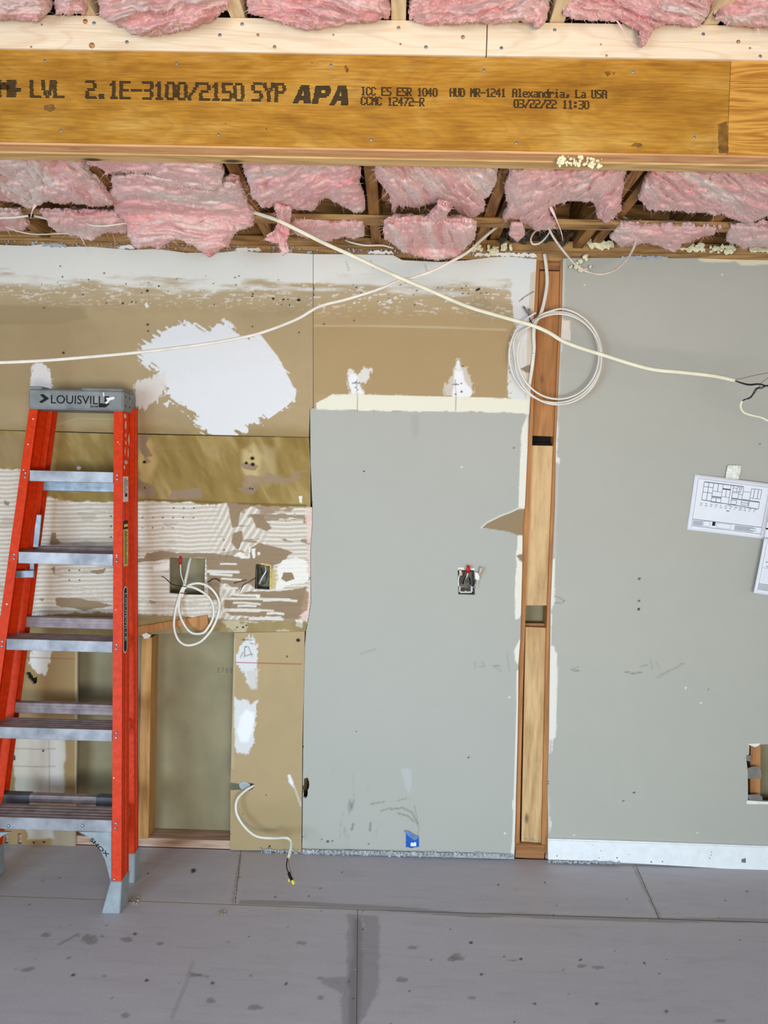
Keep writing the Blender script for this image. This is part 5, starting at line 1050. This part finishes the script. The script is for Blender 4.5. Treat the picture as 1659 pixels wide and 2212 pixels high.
# ------------------------------------------------------------------ the orange step ladder
YT, YBt, ZT = -0.165, -0.452, 1.76
def yf(z): return YBt+(YT-YBt)*z/ZT
def yr(z): return -0.255+(0.165)*z/ZT
def at(px, py, fy):       # pixel on the leaning plane y = fy(z)
    z = 1.0
    for _ in range(30): z = onY(px, py, fy(z))[2]
    return onY(px, py, fy(z))
LAD = empty('step_ladder', (-1.15, -0.36, 0.0), label='orange fibreglass step ladder with aluminium steps leaning folded at the left', cat='ladder')
def xline(a, b, fy):
    A, B = at(*a, fy), at(*b, fy); return lambda z: A[0]+(B[0]-A[0])*(z-A[2])/(B[2]-A[2])
xR = xline((265, 892), (262, 1905), yf); xL = xline((62, 890), (12, 1250), yf)
rR = xline((289, 900), (290, 1845), yr); rLi = xline((113, 890), (67, 1250), yr)
rL = lambda z: rLi(z)-0.032
def rail(name, fx, fy, z0, z1, s, w, d, mat, t_=0.004):
    """C channel: fx = outer corner, s = +1 when the flanges point to +x"""
    sec = [(0, 0), (w, 0), (w, t_), (t_, t_), (t_, d*0.32), (t_+0.004, d*0.36), (t_+0.004, d*0.62), (t_, d*0.66), (t_, d-t_), (w, d-t_), (w, d), (0, d), (0, d*0.66), (0.004, d*0.62), (0.004, d*0.36), (0, d*0.32)]
    vs = [(fx(z)+s*a, fy(z)+b, z) for z in (z0, z1) for a, b in sec]; n = len(sec); fs = [(i, (i+1) % n, (i+1) % n+n, i+n) for i in range(n)]
    tri = tessellate_polygon([[Vector((a, b, 0)) for a, b in sec]]); fs += [tuple(t) for t in tri]+[tuple(i+n for i in t) for t in tri]
    return pm(name, vs, fs, mat, LAD)
zfR = at(250, 1905, yf)[2]; zrR = at(282, 1845, yr)[2]
FR = rail('front_rail', xR, yf, zfR, 1.765, -1, 0.033, 0.074, 'orange'); FL_ = rail('front_rail', xL, yf, zfR, 1.765, 1, 0.033, 0.074, 'orange')
RR = rail('rear_rail', rR, yr, zrR, 1.765, -1, 0.030, 0.045, 'orange'); RL = rail('rear_rail', rL, yr, zrR, 1.765, 1, 0.032, 0.045, 'orange')
# steps
def step(pyt, hgt):
    c = at(235, pyt, yf); z = c[2]; Y0 = yf(z)+0.0045; d = min(0.105, yr(z)-yf(z)-0.012); x0, x1 = xL(z)+0.0335, xR(z)-0.0335
    x0, x1 = xL(z)+0.0055, xR(z)-0.0095
    top = []; nr = 9
    for k in range(nr*2+1):
        f = k/(nr*2); top.append((Y0+d*f, z-(0.0022 if k % 4 in (1, 2) and 1 < k < nr*2-1 else 0)))
    prof = [(Y0, z-hgt)]+top+[(Y0+d, z-0.03), (Y0+d-0.003, z-0.03), (Y0+d-0.003, z-0.005), (Y0+0.003, z-0.005), (Y0+0.003, z-hgt)]
    n = len(prof); vs = [(x, a, b) for x in (x0, x1) for a, b in prof]; fs = [(i, (i+1) % n, (i+1) % n+n, i+n) for i in range(n)]
    tri = tessellate_polygon([[Vector((a, b, 0)) for a, b in prof]]); fs += [tuple(t) for t in tri]+[tuple(i+n for i in t) for t in tri]
    o = pm('step', vs, fs, 'alu', LAD); o.data.materials.append(M['alud'])
    for p in o.data.polygons:
        if p.normal.z > 0.4: p.material_index = 1
    # the front face laps over the rails a little less than their flanges
    xa, xb = at(62 if pyt < 1100 else 0, pyt, yf)[0], 0
    plate = box('step_front', xL(z)+0.034, xR(z)-0.034, Y0-0.0055, Y0-0.0005, z-hgt, z+0.0005, 'alu', o, 0.001)
    return o, z
STEPS = [step(*a) for a in ((1020, .040), (1197, .042), (1386, .040), (1577, .041), (1772, .042))]
for o, z in STEPS:
    for f, s in ((xR, -1), (xL, 1)):
        for k in (0, 1): dome('rivet', (f(z)+s*0.019, yf(z-0.012-k*0.016)-0.0002, z-0.010-k*0.016), (0, -1, 0), 0.0052, 'steel', FR if s < 0 else FL_, 0.5)
z5 = STEPS[4][1]
for px in (18, 178): dome('rivet', V(px, 1784, yf(z5)-0.0018), (0, -1, 0), 0.006, 'steel', STEPS[4][0], 0.6)
# rear cross braces
for (y, h, m_) in ((1043, .036, 'galv'), (1184, .034, 'alud'), (1338, .040, 'alud'), (1524, .040, 'alud'), (1724, .030, 'alud')):
    z = at(240, y, yr)[2]; Y0 = yr(z)+0.004; x0, x1 = rL(z)+0.006, rR(z)-0.006
    b_ = box('rear_brace', x0, x1, Y0, Y0+0.03, z-h, z, m_, LAD, 0.002)
    for k in (0.3, 0.62): box('brace_rib', x0+0.001, x1-0.001, Y0-0.0022, Y0-0.0003, z-h*k-0.003, z-h*k+0.003, m_, b_, 0.0006)
    if y == 1724:
        box('plastic_sleeve', x0+0.002, onY(63, y, Y0)[0], Y0-0.004, Y0+0.033, z-h-0.003, z+0.001, 'sleeve', b_, 0.001); box('plastic_sleeve', onY(208, y, Y0)[0], x1-0.002, Y0-0.004, Y0+0.033, z-h-0.003, z+0.001, 'sleeve', b_, 0.001)
# top cap
cz0 = at(160, 884, yf)[2]; cz1 = at(160, 840, yf)[2]; cx0 = onY(61, 860, -0.185)[0]; cx1 = onY(267, 860, -0.185)[0]
CAPO = box('top_cap', cx0, cx1, -0.188, -0.048, cz0-0.004, cz1-0.006, 'capg', LAD, 0.007)
box('cap_lip', cx0+0.003, onY(91, 840, -0.185)[0], -0.1865, -0.050, cz1-0.0065, cz1+0.0035, 'capg', CAPO, 0.003)
box('cap_lip', onY(176, 840, -0.185)[0], cx1-0.003, -0.1865, -0.050, cz1-0.0065, cz1+0.0005, 'capg', CAPO, 0.003)
box('tool_slot', onY(95, 840, -0.185)[0], onY(170, 840, -0.185)[0], -0.165, -0.07, cz1-0.0062, cz1-0.003, plain('dusty_tray', (118, 98, 84), 0.9), CAPO, 0.001)
for (x, y) in ((266, 859), (266, 878)):
    for k in (0, 1): box('cap_slot', cx1+0.0002, cx1+0.001, -0.168+k*0.045, -0.162+k*0.045, V(x, y, -.15)[2]-0.004, V(x, y, -.15)[2]+0.004, 'wireb', CAPO, 0)
O = V(110, 871.5, -0.1886); w_ = (V(236, 873, -0.1886)-O).length
text('printed_name', 'LOUISVILLE', O, (1, 0, 0.0), (0, 0, 1), w_, 0.0335*0.95, 'ink', CAPO, 0.006)
text('printed_name', '3H4', V(194, 881, -0.1886), (1, 0, 0), (0, 0, 1), 0.03, 0.010, 'ink', CAPO, 0.02)
prism('printed_name', [V(*p, -0.1889) for p in ((213, 873), (236, 873), (228, 880), (213, 880))], (0, .0006, 0), 'ink', CAPO)
prism('printed_chevron', [V(*p, -0.1889) for p in ((86, 853), (93, 851), (106, 861), (90, 871), (84, 868), (95, 861))], (0, .0006, 0), 'ink', CAPO)
for q in ([(222, 848), (225, 848), (226, 856), (223, 856)], [(230, 860), (246, 857), (248, 861), (236, 866), (230, 873), (226, 870), (232, 866)]): pprism('paint_splash', ragged(q, .5, 4, 1), -0.1895, .0008, 'white', CAPO)
# stickers on the outer face of the right front rail
def wp(f, z, off=0.0006): return Vector((xR(z)+off, yf(z)+0.074*f, z))
def zweb(py): return at(268, py, lambda z: yf(z)+0.03)[2]
def sticker(name, y0, y1, f0, f1, mat, off=0.0006, par=FR):
    z0, z1 = zweb(y0), zweb(y1); return prism(name, [wp(f0, z0, off), wp(f1, z0, off), wp(f1, z1, off), wp(f0, z1, off)], (0.0005, 0, 0), mat, par)
s1_ = sticker('sticker', 1029, 1084, .06, .78, 'label')
for k in range(11): sticker('sticker_print', 1034+k*3, 1035.6+k*3, .14, .4+.3*rng.rand(), 'line', .0012, s1_)
sticker('sticker_print', 1066, 1073, .3, .62, 'lined', .0012, s1_)
s2_ = sticker('sticker', 1142, 1223, .14, .76, 'labely'); s3_ = sticker('sticker', 1125, 1143, .14, .76, 'ink'); sticker('sticker_print', 1132, 1138, .2, .7, 'labely', .0012, s3_)
for k in range(22): sticker('sticker_print', 1147+k*3.3, 1148.5+k*3.3, .26, .5+.2*rng.rand(), 'lined', .0012, s2_)
z0, z1 = zweb(1268), zweb(1409)
def oval(grow, off, mat, par):
    P = []
    for k in range(24):
        a = 2*math.pi*k/24; r = 0.22+grow; cy = z0-0.017 if math.sin(a) >= 0 else z1+0.017
        P.append(wp(0.42+r*math.cos(a), cy+(0.017+grow*0.06)*math.sin(a), off))
    return prism('name_badge', P, (0.0004, 0, 0), mat, par)
bd = oval(.05, .0006, 'label', FR); bd2 = oval(-.03, .0011, 'ink', FR)
dz = (wp(0.3, z1)-wp(0.3, z0)).normalized()
text('badge_lettering', 'LOUISVILLE', wp(0.34, z0-0.022, .0018)-Vector((0, 0, 0)), dz, (0, 1, 0), (z0-z1)-0.06, 0.014, 'label', FR, 0.01)
dome('rivet', V(247, 1900, yf(.1)-0.0004), (0, -1, 0), 0.0055, 'steel', FR, .5)
for (x, y, r) in ((72, 905, 3), (61, 960, 2.5), (255, 955, 2), (259, 960, 1.6), (15, 1305, 3), (250, 1317, 2), (246, 1680, 2), (51, 1015, 2), (252, 1200, 2.5)):
    c = at(x, y, yf); P = [Vector((c[0]+math.cos(a)*r*.0016*rng.uniform(.5, 1), c[1]-0.0011, c[2]+math.sin(a)*r*.0011*rng.uniform(.5, 1))) for a in np.linspace(0, 2*math.pi, 9)[:-1]]
    prism('paint_splash', P, (0, .001, 0), 'white', FR if x > 200 else FL_)
for (f0, f1, y0, y1) in ((.1, .5, 893, 905), (.25, .55, 907, 930), (.3, .5, 935, 945), (.3, .55, 950, 962), (.25, .4, 965, 985), (.15, .75, 993, 1004), (.1, .35, 1004, 1014), (.75, 1, 935, 965), (.7, .85, 965, 990)):
    z0, z1 = zweb(y0), zweb(y1); P = [wp(f0+(f1-f0)*(.5+.5*math.cos(a)*rng.uniform(.6, 1)), (z0+z1)/2+(z0-z1)/2*math.sin(a)*rng.uniform(.7, 1), .0006) for a in np.linspace(0, 2*math.pi, 11)[:-1]]
    prism('paint_splash', P, (0.0006, 0, 0), plain('thin_paint_smear', (222, 176, 160), .7) if 'thin_paint_smear' not in bpy.data.materials else bpy.data.materials['thin_paint_smear'], FR)
# knee braces
def knee(q, Yq): return prism('knee_brace', [V(x, y, Yq) for x, y in q], (0, 0.012, 0), 'footg', LAD, 0.0015)
Yk = yf(0.25)+0.006
K = knee([(168, 1797), (180, 1803), (190, 1808), (201, 1818), (210, 1828), (218, 1841), (226, 1857), (230, 1871), (234, 1886), (238, 1906), (241, 1906), (241, 1798)], Yk)
d1 = (V(236, 1848, Yk)-V(193, 1806, Yk)).normalized(); d2 = Vector((-d1.z, 0, d1.x))
text('printed_lettering', 'SHOX', V(193, 1815, Yk-0.0006), d1, d2, 0.086, 0.014, 'ink', K, 0.02)
KL = [V(24, 1798, Yk), V(14, 1801, Yk), V(2, 1808, Yk), V(-8, 1818, Yk), V(-20, 1836, Yk), V(-32, 1862, Yk), V(-42, 1905, Yk), V(-48, 1905, Yk), V(-44, 1798, Yk)]
prism('knee_brace', KL, (0, 0.012, 0), 'footg', LAD, 0.0015)
# feet
def foot(top, bot, yt0, yt1, yb0, yb1, zt_, name='foot'):
    (a, b), (c, d) = top, bot
    return hexa(name, [(c, yb0, 0), (d, yb0, 0), (d, yb1, 0), (c, yb1, 0), (a, yt0, zt_), (b, yt0, zt_), (b, yt1, zt_), (a, yt1, zt_)], 'footg', LAD, 0.003)
for f, s in ((xR, 1), (xL, -1)):
    x = f(zfR); o_, i_ = x+s*0.003, x-s*0.037; bo, bi = x+s*0.005, x-s*0.058
    foot(tuple(sorted((o_, i_))), tuple(sorted((bo, bi))), yf(zfR)-0.004, yf(zfR)+0.078, yf(0)-0.012, yf(0)+0.072, zfR+0.003)
for f, s in ((rR, 1), (rL, -1)):
    x = f(zrR); o_, i_ = x+s*0.004, x-s*0.033
    foot(tuple(sorted((o_, i_))), tuple(sorted((x+s*0.008, x-s*0.045))), yr(zrR)-0.004, yr(zrR)+0.05, yr(0)-0.012, yr(0)+0.055, zrR+0.003)
# spreader hardware
Ys = -0.20
pprism('spreader_bar', [(79, 1112), (89, 1112), (86, 1150), (82, 1182), (71, 1182), (75, 1140)], Ys, 0.006, 'galv', LAD, .001)
pprism('spreader_bracket', [(33, 1233), (73, 1232), (72, 1248), (32, 1249)], Ys-0.03, 0.01, 'galv', LAD, .002)
pprism('spreader_bar', [(64, 1212), (73, 1212), (73, 1248), (64, 1247)], Ys, 0.006, 'galv', LAD, .001)

# ------------------------------------------------------------------ taped drawings on the right wall
def paper(label, TL, TR, BR, BL, Ys4, group=None):
    P = [V(p[0], p[1], y) for p, y in zip((TL, TR, BR, BL), Ys4)]
    def at_(u, v, off=0.0):
        a = P[0].lerp(P[1], u); b = P[3].lerp(P[2], u); q = a.lerp(b, v); q.y -= off+0.002*math.sin(u*3.1)+0.001*math.sin(v*4+u*2); return q
    t = thing('plan_sheet', label, 'paper', P[0], group); n = 12; vs = []; fs = []
    for s in (0, 1):
        for j in range(n+1):
            for i in range(n+1): vs.append(at_(i/n, j/n, 0.0003 if s == 0 else 0))
    m = (n+1)**2
    for j in range(n):
        for i in range(n):
            a = j*(n+1)+i; fs += [(a, a+1, a+n+2, a+n+1), (a+m, a+n+1+m, a+n+2+m, a+1+m)]
    for i in range(n):
        for (a, b) in ((i, i+1), (n*(n+1)+i, n*(n+1)+i+1), (i*(n+1), (i+1)*(n+1)), (i*(n+1)+n, (i+1)*(n+1)+n)): fs.append((a, b, b+m, a+m))
    pm('sheet', vs, fs, 'paper', t, True)
    VL = {'line': [[], []], 'lined': [[], []]}
    def ln(u0, v0, u1, v1, w=0.005, m_='line'):
        vs, fs = VL[m_]; du, dv = u1-u0, v1-v0; l = math.hypot(du, dv*0.7) or 1; nu, nv = -dv*0.7/l*w/2, du/l*w/2/0.7; N = max(1, int(l*8))
        for k in range(N):
            b = len(vs); f0, f1 = k/N, (k+1)/N
            for f, s in ((f0, 1), (f1, 1), (f1, -1), (f0, -1)): vs.append(at_(u0+du*f+nu*s, v0+dv*f+nv*s, 0.0008))
            fs.append((b, b+1, b+2, b+3))
    def done():
        for m_, (vs, fs) in VL.items():
            if vs: pm('printed_drawing', vs, fs, m_, t, fix=False)['kind'] = 'stuff'
    return t, ln, done
t, ln, done = paper('white plan sheet with cabinet elevation drawing, taped at its top to the grey wall', (1501, 1024), (1672, 1046), (1650, 1164), (1484, 1144), (-.004, -.022, -.016, -.003))
ln(.05, .07, .95, .07, .004); ln(.05, .07, .05, .95, .004); ln(.05, .92, .95, .92, .006); ln(.05, .80, .95, .80, .008); ln(.95, .07, .95, .95, .004)
R_ = lambda a, b, c, d, w=.006, m_='line': [ln(a, b, c, b, w, m_), ln(a, d, c, d, w, m_), ln(a, b, a, d, w, m_), ln(c, b, c, d, w, m_)]
for q in ((.13, .12, .19, .20), (.19, .12, .25, .20), (.13, .20, .19, .30), (.19, .20, .25, .30), (.13, .30, .19, .44), (.19, .30, .25, .44), (.25, .12, .31, .26), (.31, .12, .37, .26), (.25, .26, .37, .35), (.25, .38, .31, .46), (.31, .38, .37, .46), (.37, .12, .47, .19), (.37, .19, .42, .34), (.42, .19, .47, .34), (.37, .34, .47, .46), (.47, .12, .5, .48), (.5, .16, .55, .22), (.55, .14, .6, .22), (.5, .24, .58, .34), (.5, .38, .57, .45), (.58, .14, .63, .26), (.63, .2, .73, .34), (.63, .36, .72, .40), (.63, .40, .72, .44), (.73, .13, .77, .30), (.77, .13, .82, .30), (.82, .13, .86, .30), (.73, .36, .86, .48)): R_(*q)
ln(.13, .115, .63, .115, .012, 'line'); ln(.5, .35, .86, .35, .014, 'line'); ln(.37, .2, .47, .2, .012, 'lined'); ln(.25, .36, .37, .36, .012); ln(.13, .44, .86, .48, .01)
for k in range(12): ln(.12+k*.062, .50, .12+k*.062+rng.uniform(.02, .04), .50, .008); ln(.12+k*.062, .535, .12+k*.062+rng.uniform(.015, .035), .535, .008)
ln(.46, .58, .5, .58, .014)
for k in range(5): ln(.06, .825+k*.018, .19, .825+k*.018, .007); ln(.6, .825+k*.018, .6+rng.uniform(.2, .3), .825+k*.018, .007)
R_(.2, .81, .28, .90, .003); ln(.31, .84, .35, .84, .05, 'lined'); R_(.37, .82, .55, .90, .003)
done()
t, ln, done = paper('white sheet peeking out right of the taped elevation sheet at the picture edge', (1667, 1050), (1800, 1066), (1782, 1182), (1646, 1164), (-.009, -.004, -.004, -.009))
for k in range(14): ln(.02, .28+k*.03, .2, .28+k*.03, .008)
ln(.01, .8, .4, .8, .02, 'lined'); ln(.02, .25, .02, .72, .006); done()
t, ln, done = paper('lower white plan sheet hanging at the right picture edge', (1651, 1162), (1790, 1180), (1766, 1302), (1628, 1281), (-.030, -.008, -.008, -.034))
for k in range(5): ln(.05, .82+k*.025, .5, .82+k*.025, .008)
for q in ((.1, .2), (.12, .35), (.09, .42), (.11, .5)): ln(q[0], q[1], q[0]+.03, q[1], .01)
ln(.05, .06, .05, .95, .004); ln(.05, .53, .5, .53, .003); done()
# crumpled tape
def crumple(name, poly, Y, mat, parent, amp=0.004, sc=220, step=1.0):
    P = np.array(poly, float); x0, y0 = P.min(0)-1; x1, y1 = P.max(0)+1; gx, gy = np.meshgrid(np.arange(x0, x1, step), np.arange(y0, y1, step)); W_ = onY(gx, gy, Y)
    hh = amp*(1-np.abs(fbm(W_[..., 0]*sc, W_[..., 2]*sc, 3.3, 3))*2); W_[..., 1] -= hh; ny, nx = gx.shape; k = (sdist(gx+step/2, gy+step/2, poly)+0.8*vnoise(gx/2, gy/2) > 0)[:-1, :-1]
    idx = np.arange(nx*ny).reshape(ny, nx); q = np.stack([idx[:-1, :-1], idx[1:, :-1], idx[1:, 1:], idx[:-1, 1:]], -1)[k]; n = nx*ny; B = W_.reshape(-1, 3).copy(); B[:, 1] += 0.0008
    E = np.concatenate([q[:, [i, (i+1) % 4]] for i in range(4)]); kk = np.sort(E, 1)@np.array([10**6, 1]); u, inv, ct = np.unique(kk, return_inverse=True, return_counts=True); rim = E[ct[inv] == 1]
    fs = np.concatenate([q, q[:, ::-1]+n, np.stack([rim[:, 1], rim[:, 0], rim[:, 0]+n, rim[:, 1]+n], -1)])
    o = pm(name, np.concatenate([W_.reshape(-1, 3), B]), fs, mat, parent, fix=False)
    b = bmesh.new(); b.from_mesh(o.data); bmesh.ops.delete(b, geom=[v for v in b.verts if not v.link_faces], context='VERTS'); b.to_mesh(o.data); b.free(); return o
tag(crumple('masking_tape', [(1571, 1005), (1601, 1006), (1599, 1020), (1595, 1034), (1588, 1038), (1566, 1042), (1568, 1022)], -0.008, 'tapew', None), 'crumpled white tape holding the top of the elevation sheet', 'tape')
t = thing('masking_tape', 'torn square of blue tape near the floor on the grey panel', 'tape', V(890, 1830, 0))
crumple('tape', [(877, 1800), (905, 1808), (905, 1829), (890, 1832), (877, 1830)], -0.0015, 'blue', t, 0.0006, 60)
crumple('folded_corner', [(872, 1796), (879, 1794), (905, 1808), (896, 1816), (885, 1808)], -0.004, 'bluel', t, 0.001, 90)
pprism('torn_window', [(887, 1822), (890, 1819), (892, 1822), (895, 1819), (899, 1820), (899, 1828), (887, 1828)], -0.0026, .0004, 'paper', t)
# sawdust and crumbs by the ladder foot
tag(lumps('plaster_crumbs', [tuple(onZ(289+rng.uniform(-12, 12), 1944+rng.uniform(-9, 9), 0.002))+(rng.uniform(.0015, .004),) for _ in range(45)], plain('tan_crumbs', (176, 156, 138), .9)), 'pale crumbs scattered beside the front right ladder foot', 'debris')
tag(lumps('plaster_crumbs', [tuple(onZ(479+rng.uniform(-9, 9), 1972+rng.uniform(-6, 6), 0.002))+(rng.uniform(.0015, .004),) for _ in range(24)], bpy.data.materials['tan_crumbs']), 'small heap of pale crumbs at the floor seam right of the ladder', 'debris')

text('faint_stamp', 'E 7 B E', V(470, 1453, 0.1030), (1, 0, 0), (0, 0, 1), 0.062, 0.021, plain('faint_grey_stamp', (124, 112, 90), 0.9), WALL)

# a few long wisps trailing from the torn batts
def wisp(batt_name, P, w0):
    r = bpy.data.objects[batt_name]; sp_ = spline([V(*p) for p in P], 8); N = len(sp_); off = r.location
    vs, fs = tube_data(sp_, w0, w0*0.5, 5, taper=lambda f: max(0.12, 1-f)*(0.8+0.3*math.sin(f*9)))
    pm('wisp', vs, fs, 'fibre', r, True)
for nm, P, w0 in (('insulation_batt.003', [(240, 500, -.1), (248, 520, -.12), (246, 545, -.13), (232, 543, -.13), (218, 525, -.12)], .0022), ('insulation_batt.003', [(170, 505, -.1), (182, 525, -.11), (192, 545, -.12), (196, 556, -.12)], .006), ('insulation_batt.002', [(360, 520, -.3), (364, 535, -.31), (366, 545, -.31)], .0025),
                  ('insulation_batt.020', [(1322, 30, -1.04), (1345, 62, -1.045), (1362, 90, -1.045), (1386, 108, -1.04)], .006), ('insulation_batt.020', [(1398, 30, -1.04), (1402, 60, -1.045), (1400, 80, -1.045), (1392, 100, -1.04)], .010), ('insulation_batt.021', [(1635, 55, -1.04), (1642, 75, -1.045), (1648, 92, -1.045)], .004),
                  ('insulation_batt.009', [(1186, 440, -.5), (1200, 470, -.5), (1212, 500, -.5), (1216, 520, -.5)], .012), ('insulation_batt.004', [(604, 440, -.4), (612, 470, -.4), (606, 500, -.4)], .012), ('insulation_batt', [(78, 438, -.42), (70, 455, -.42), (66, 472, -.42)], .016)):
    if nm in bpy.data.objects: wisp(nm, P, w0)
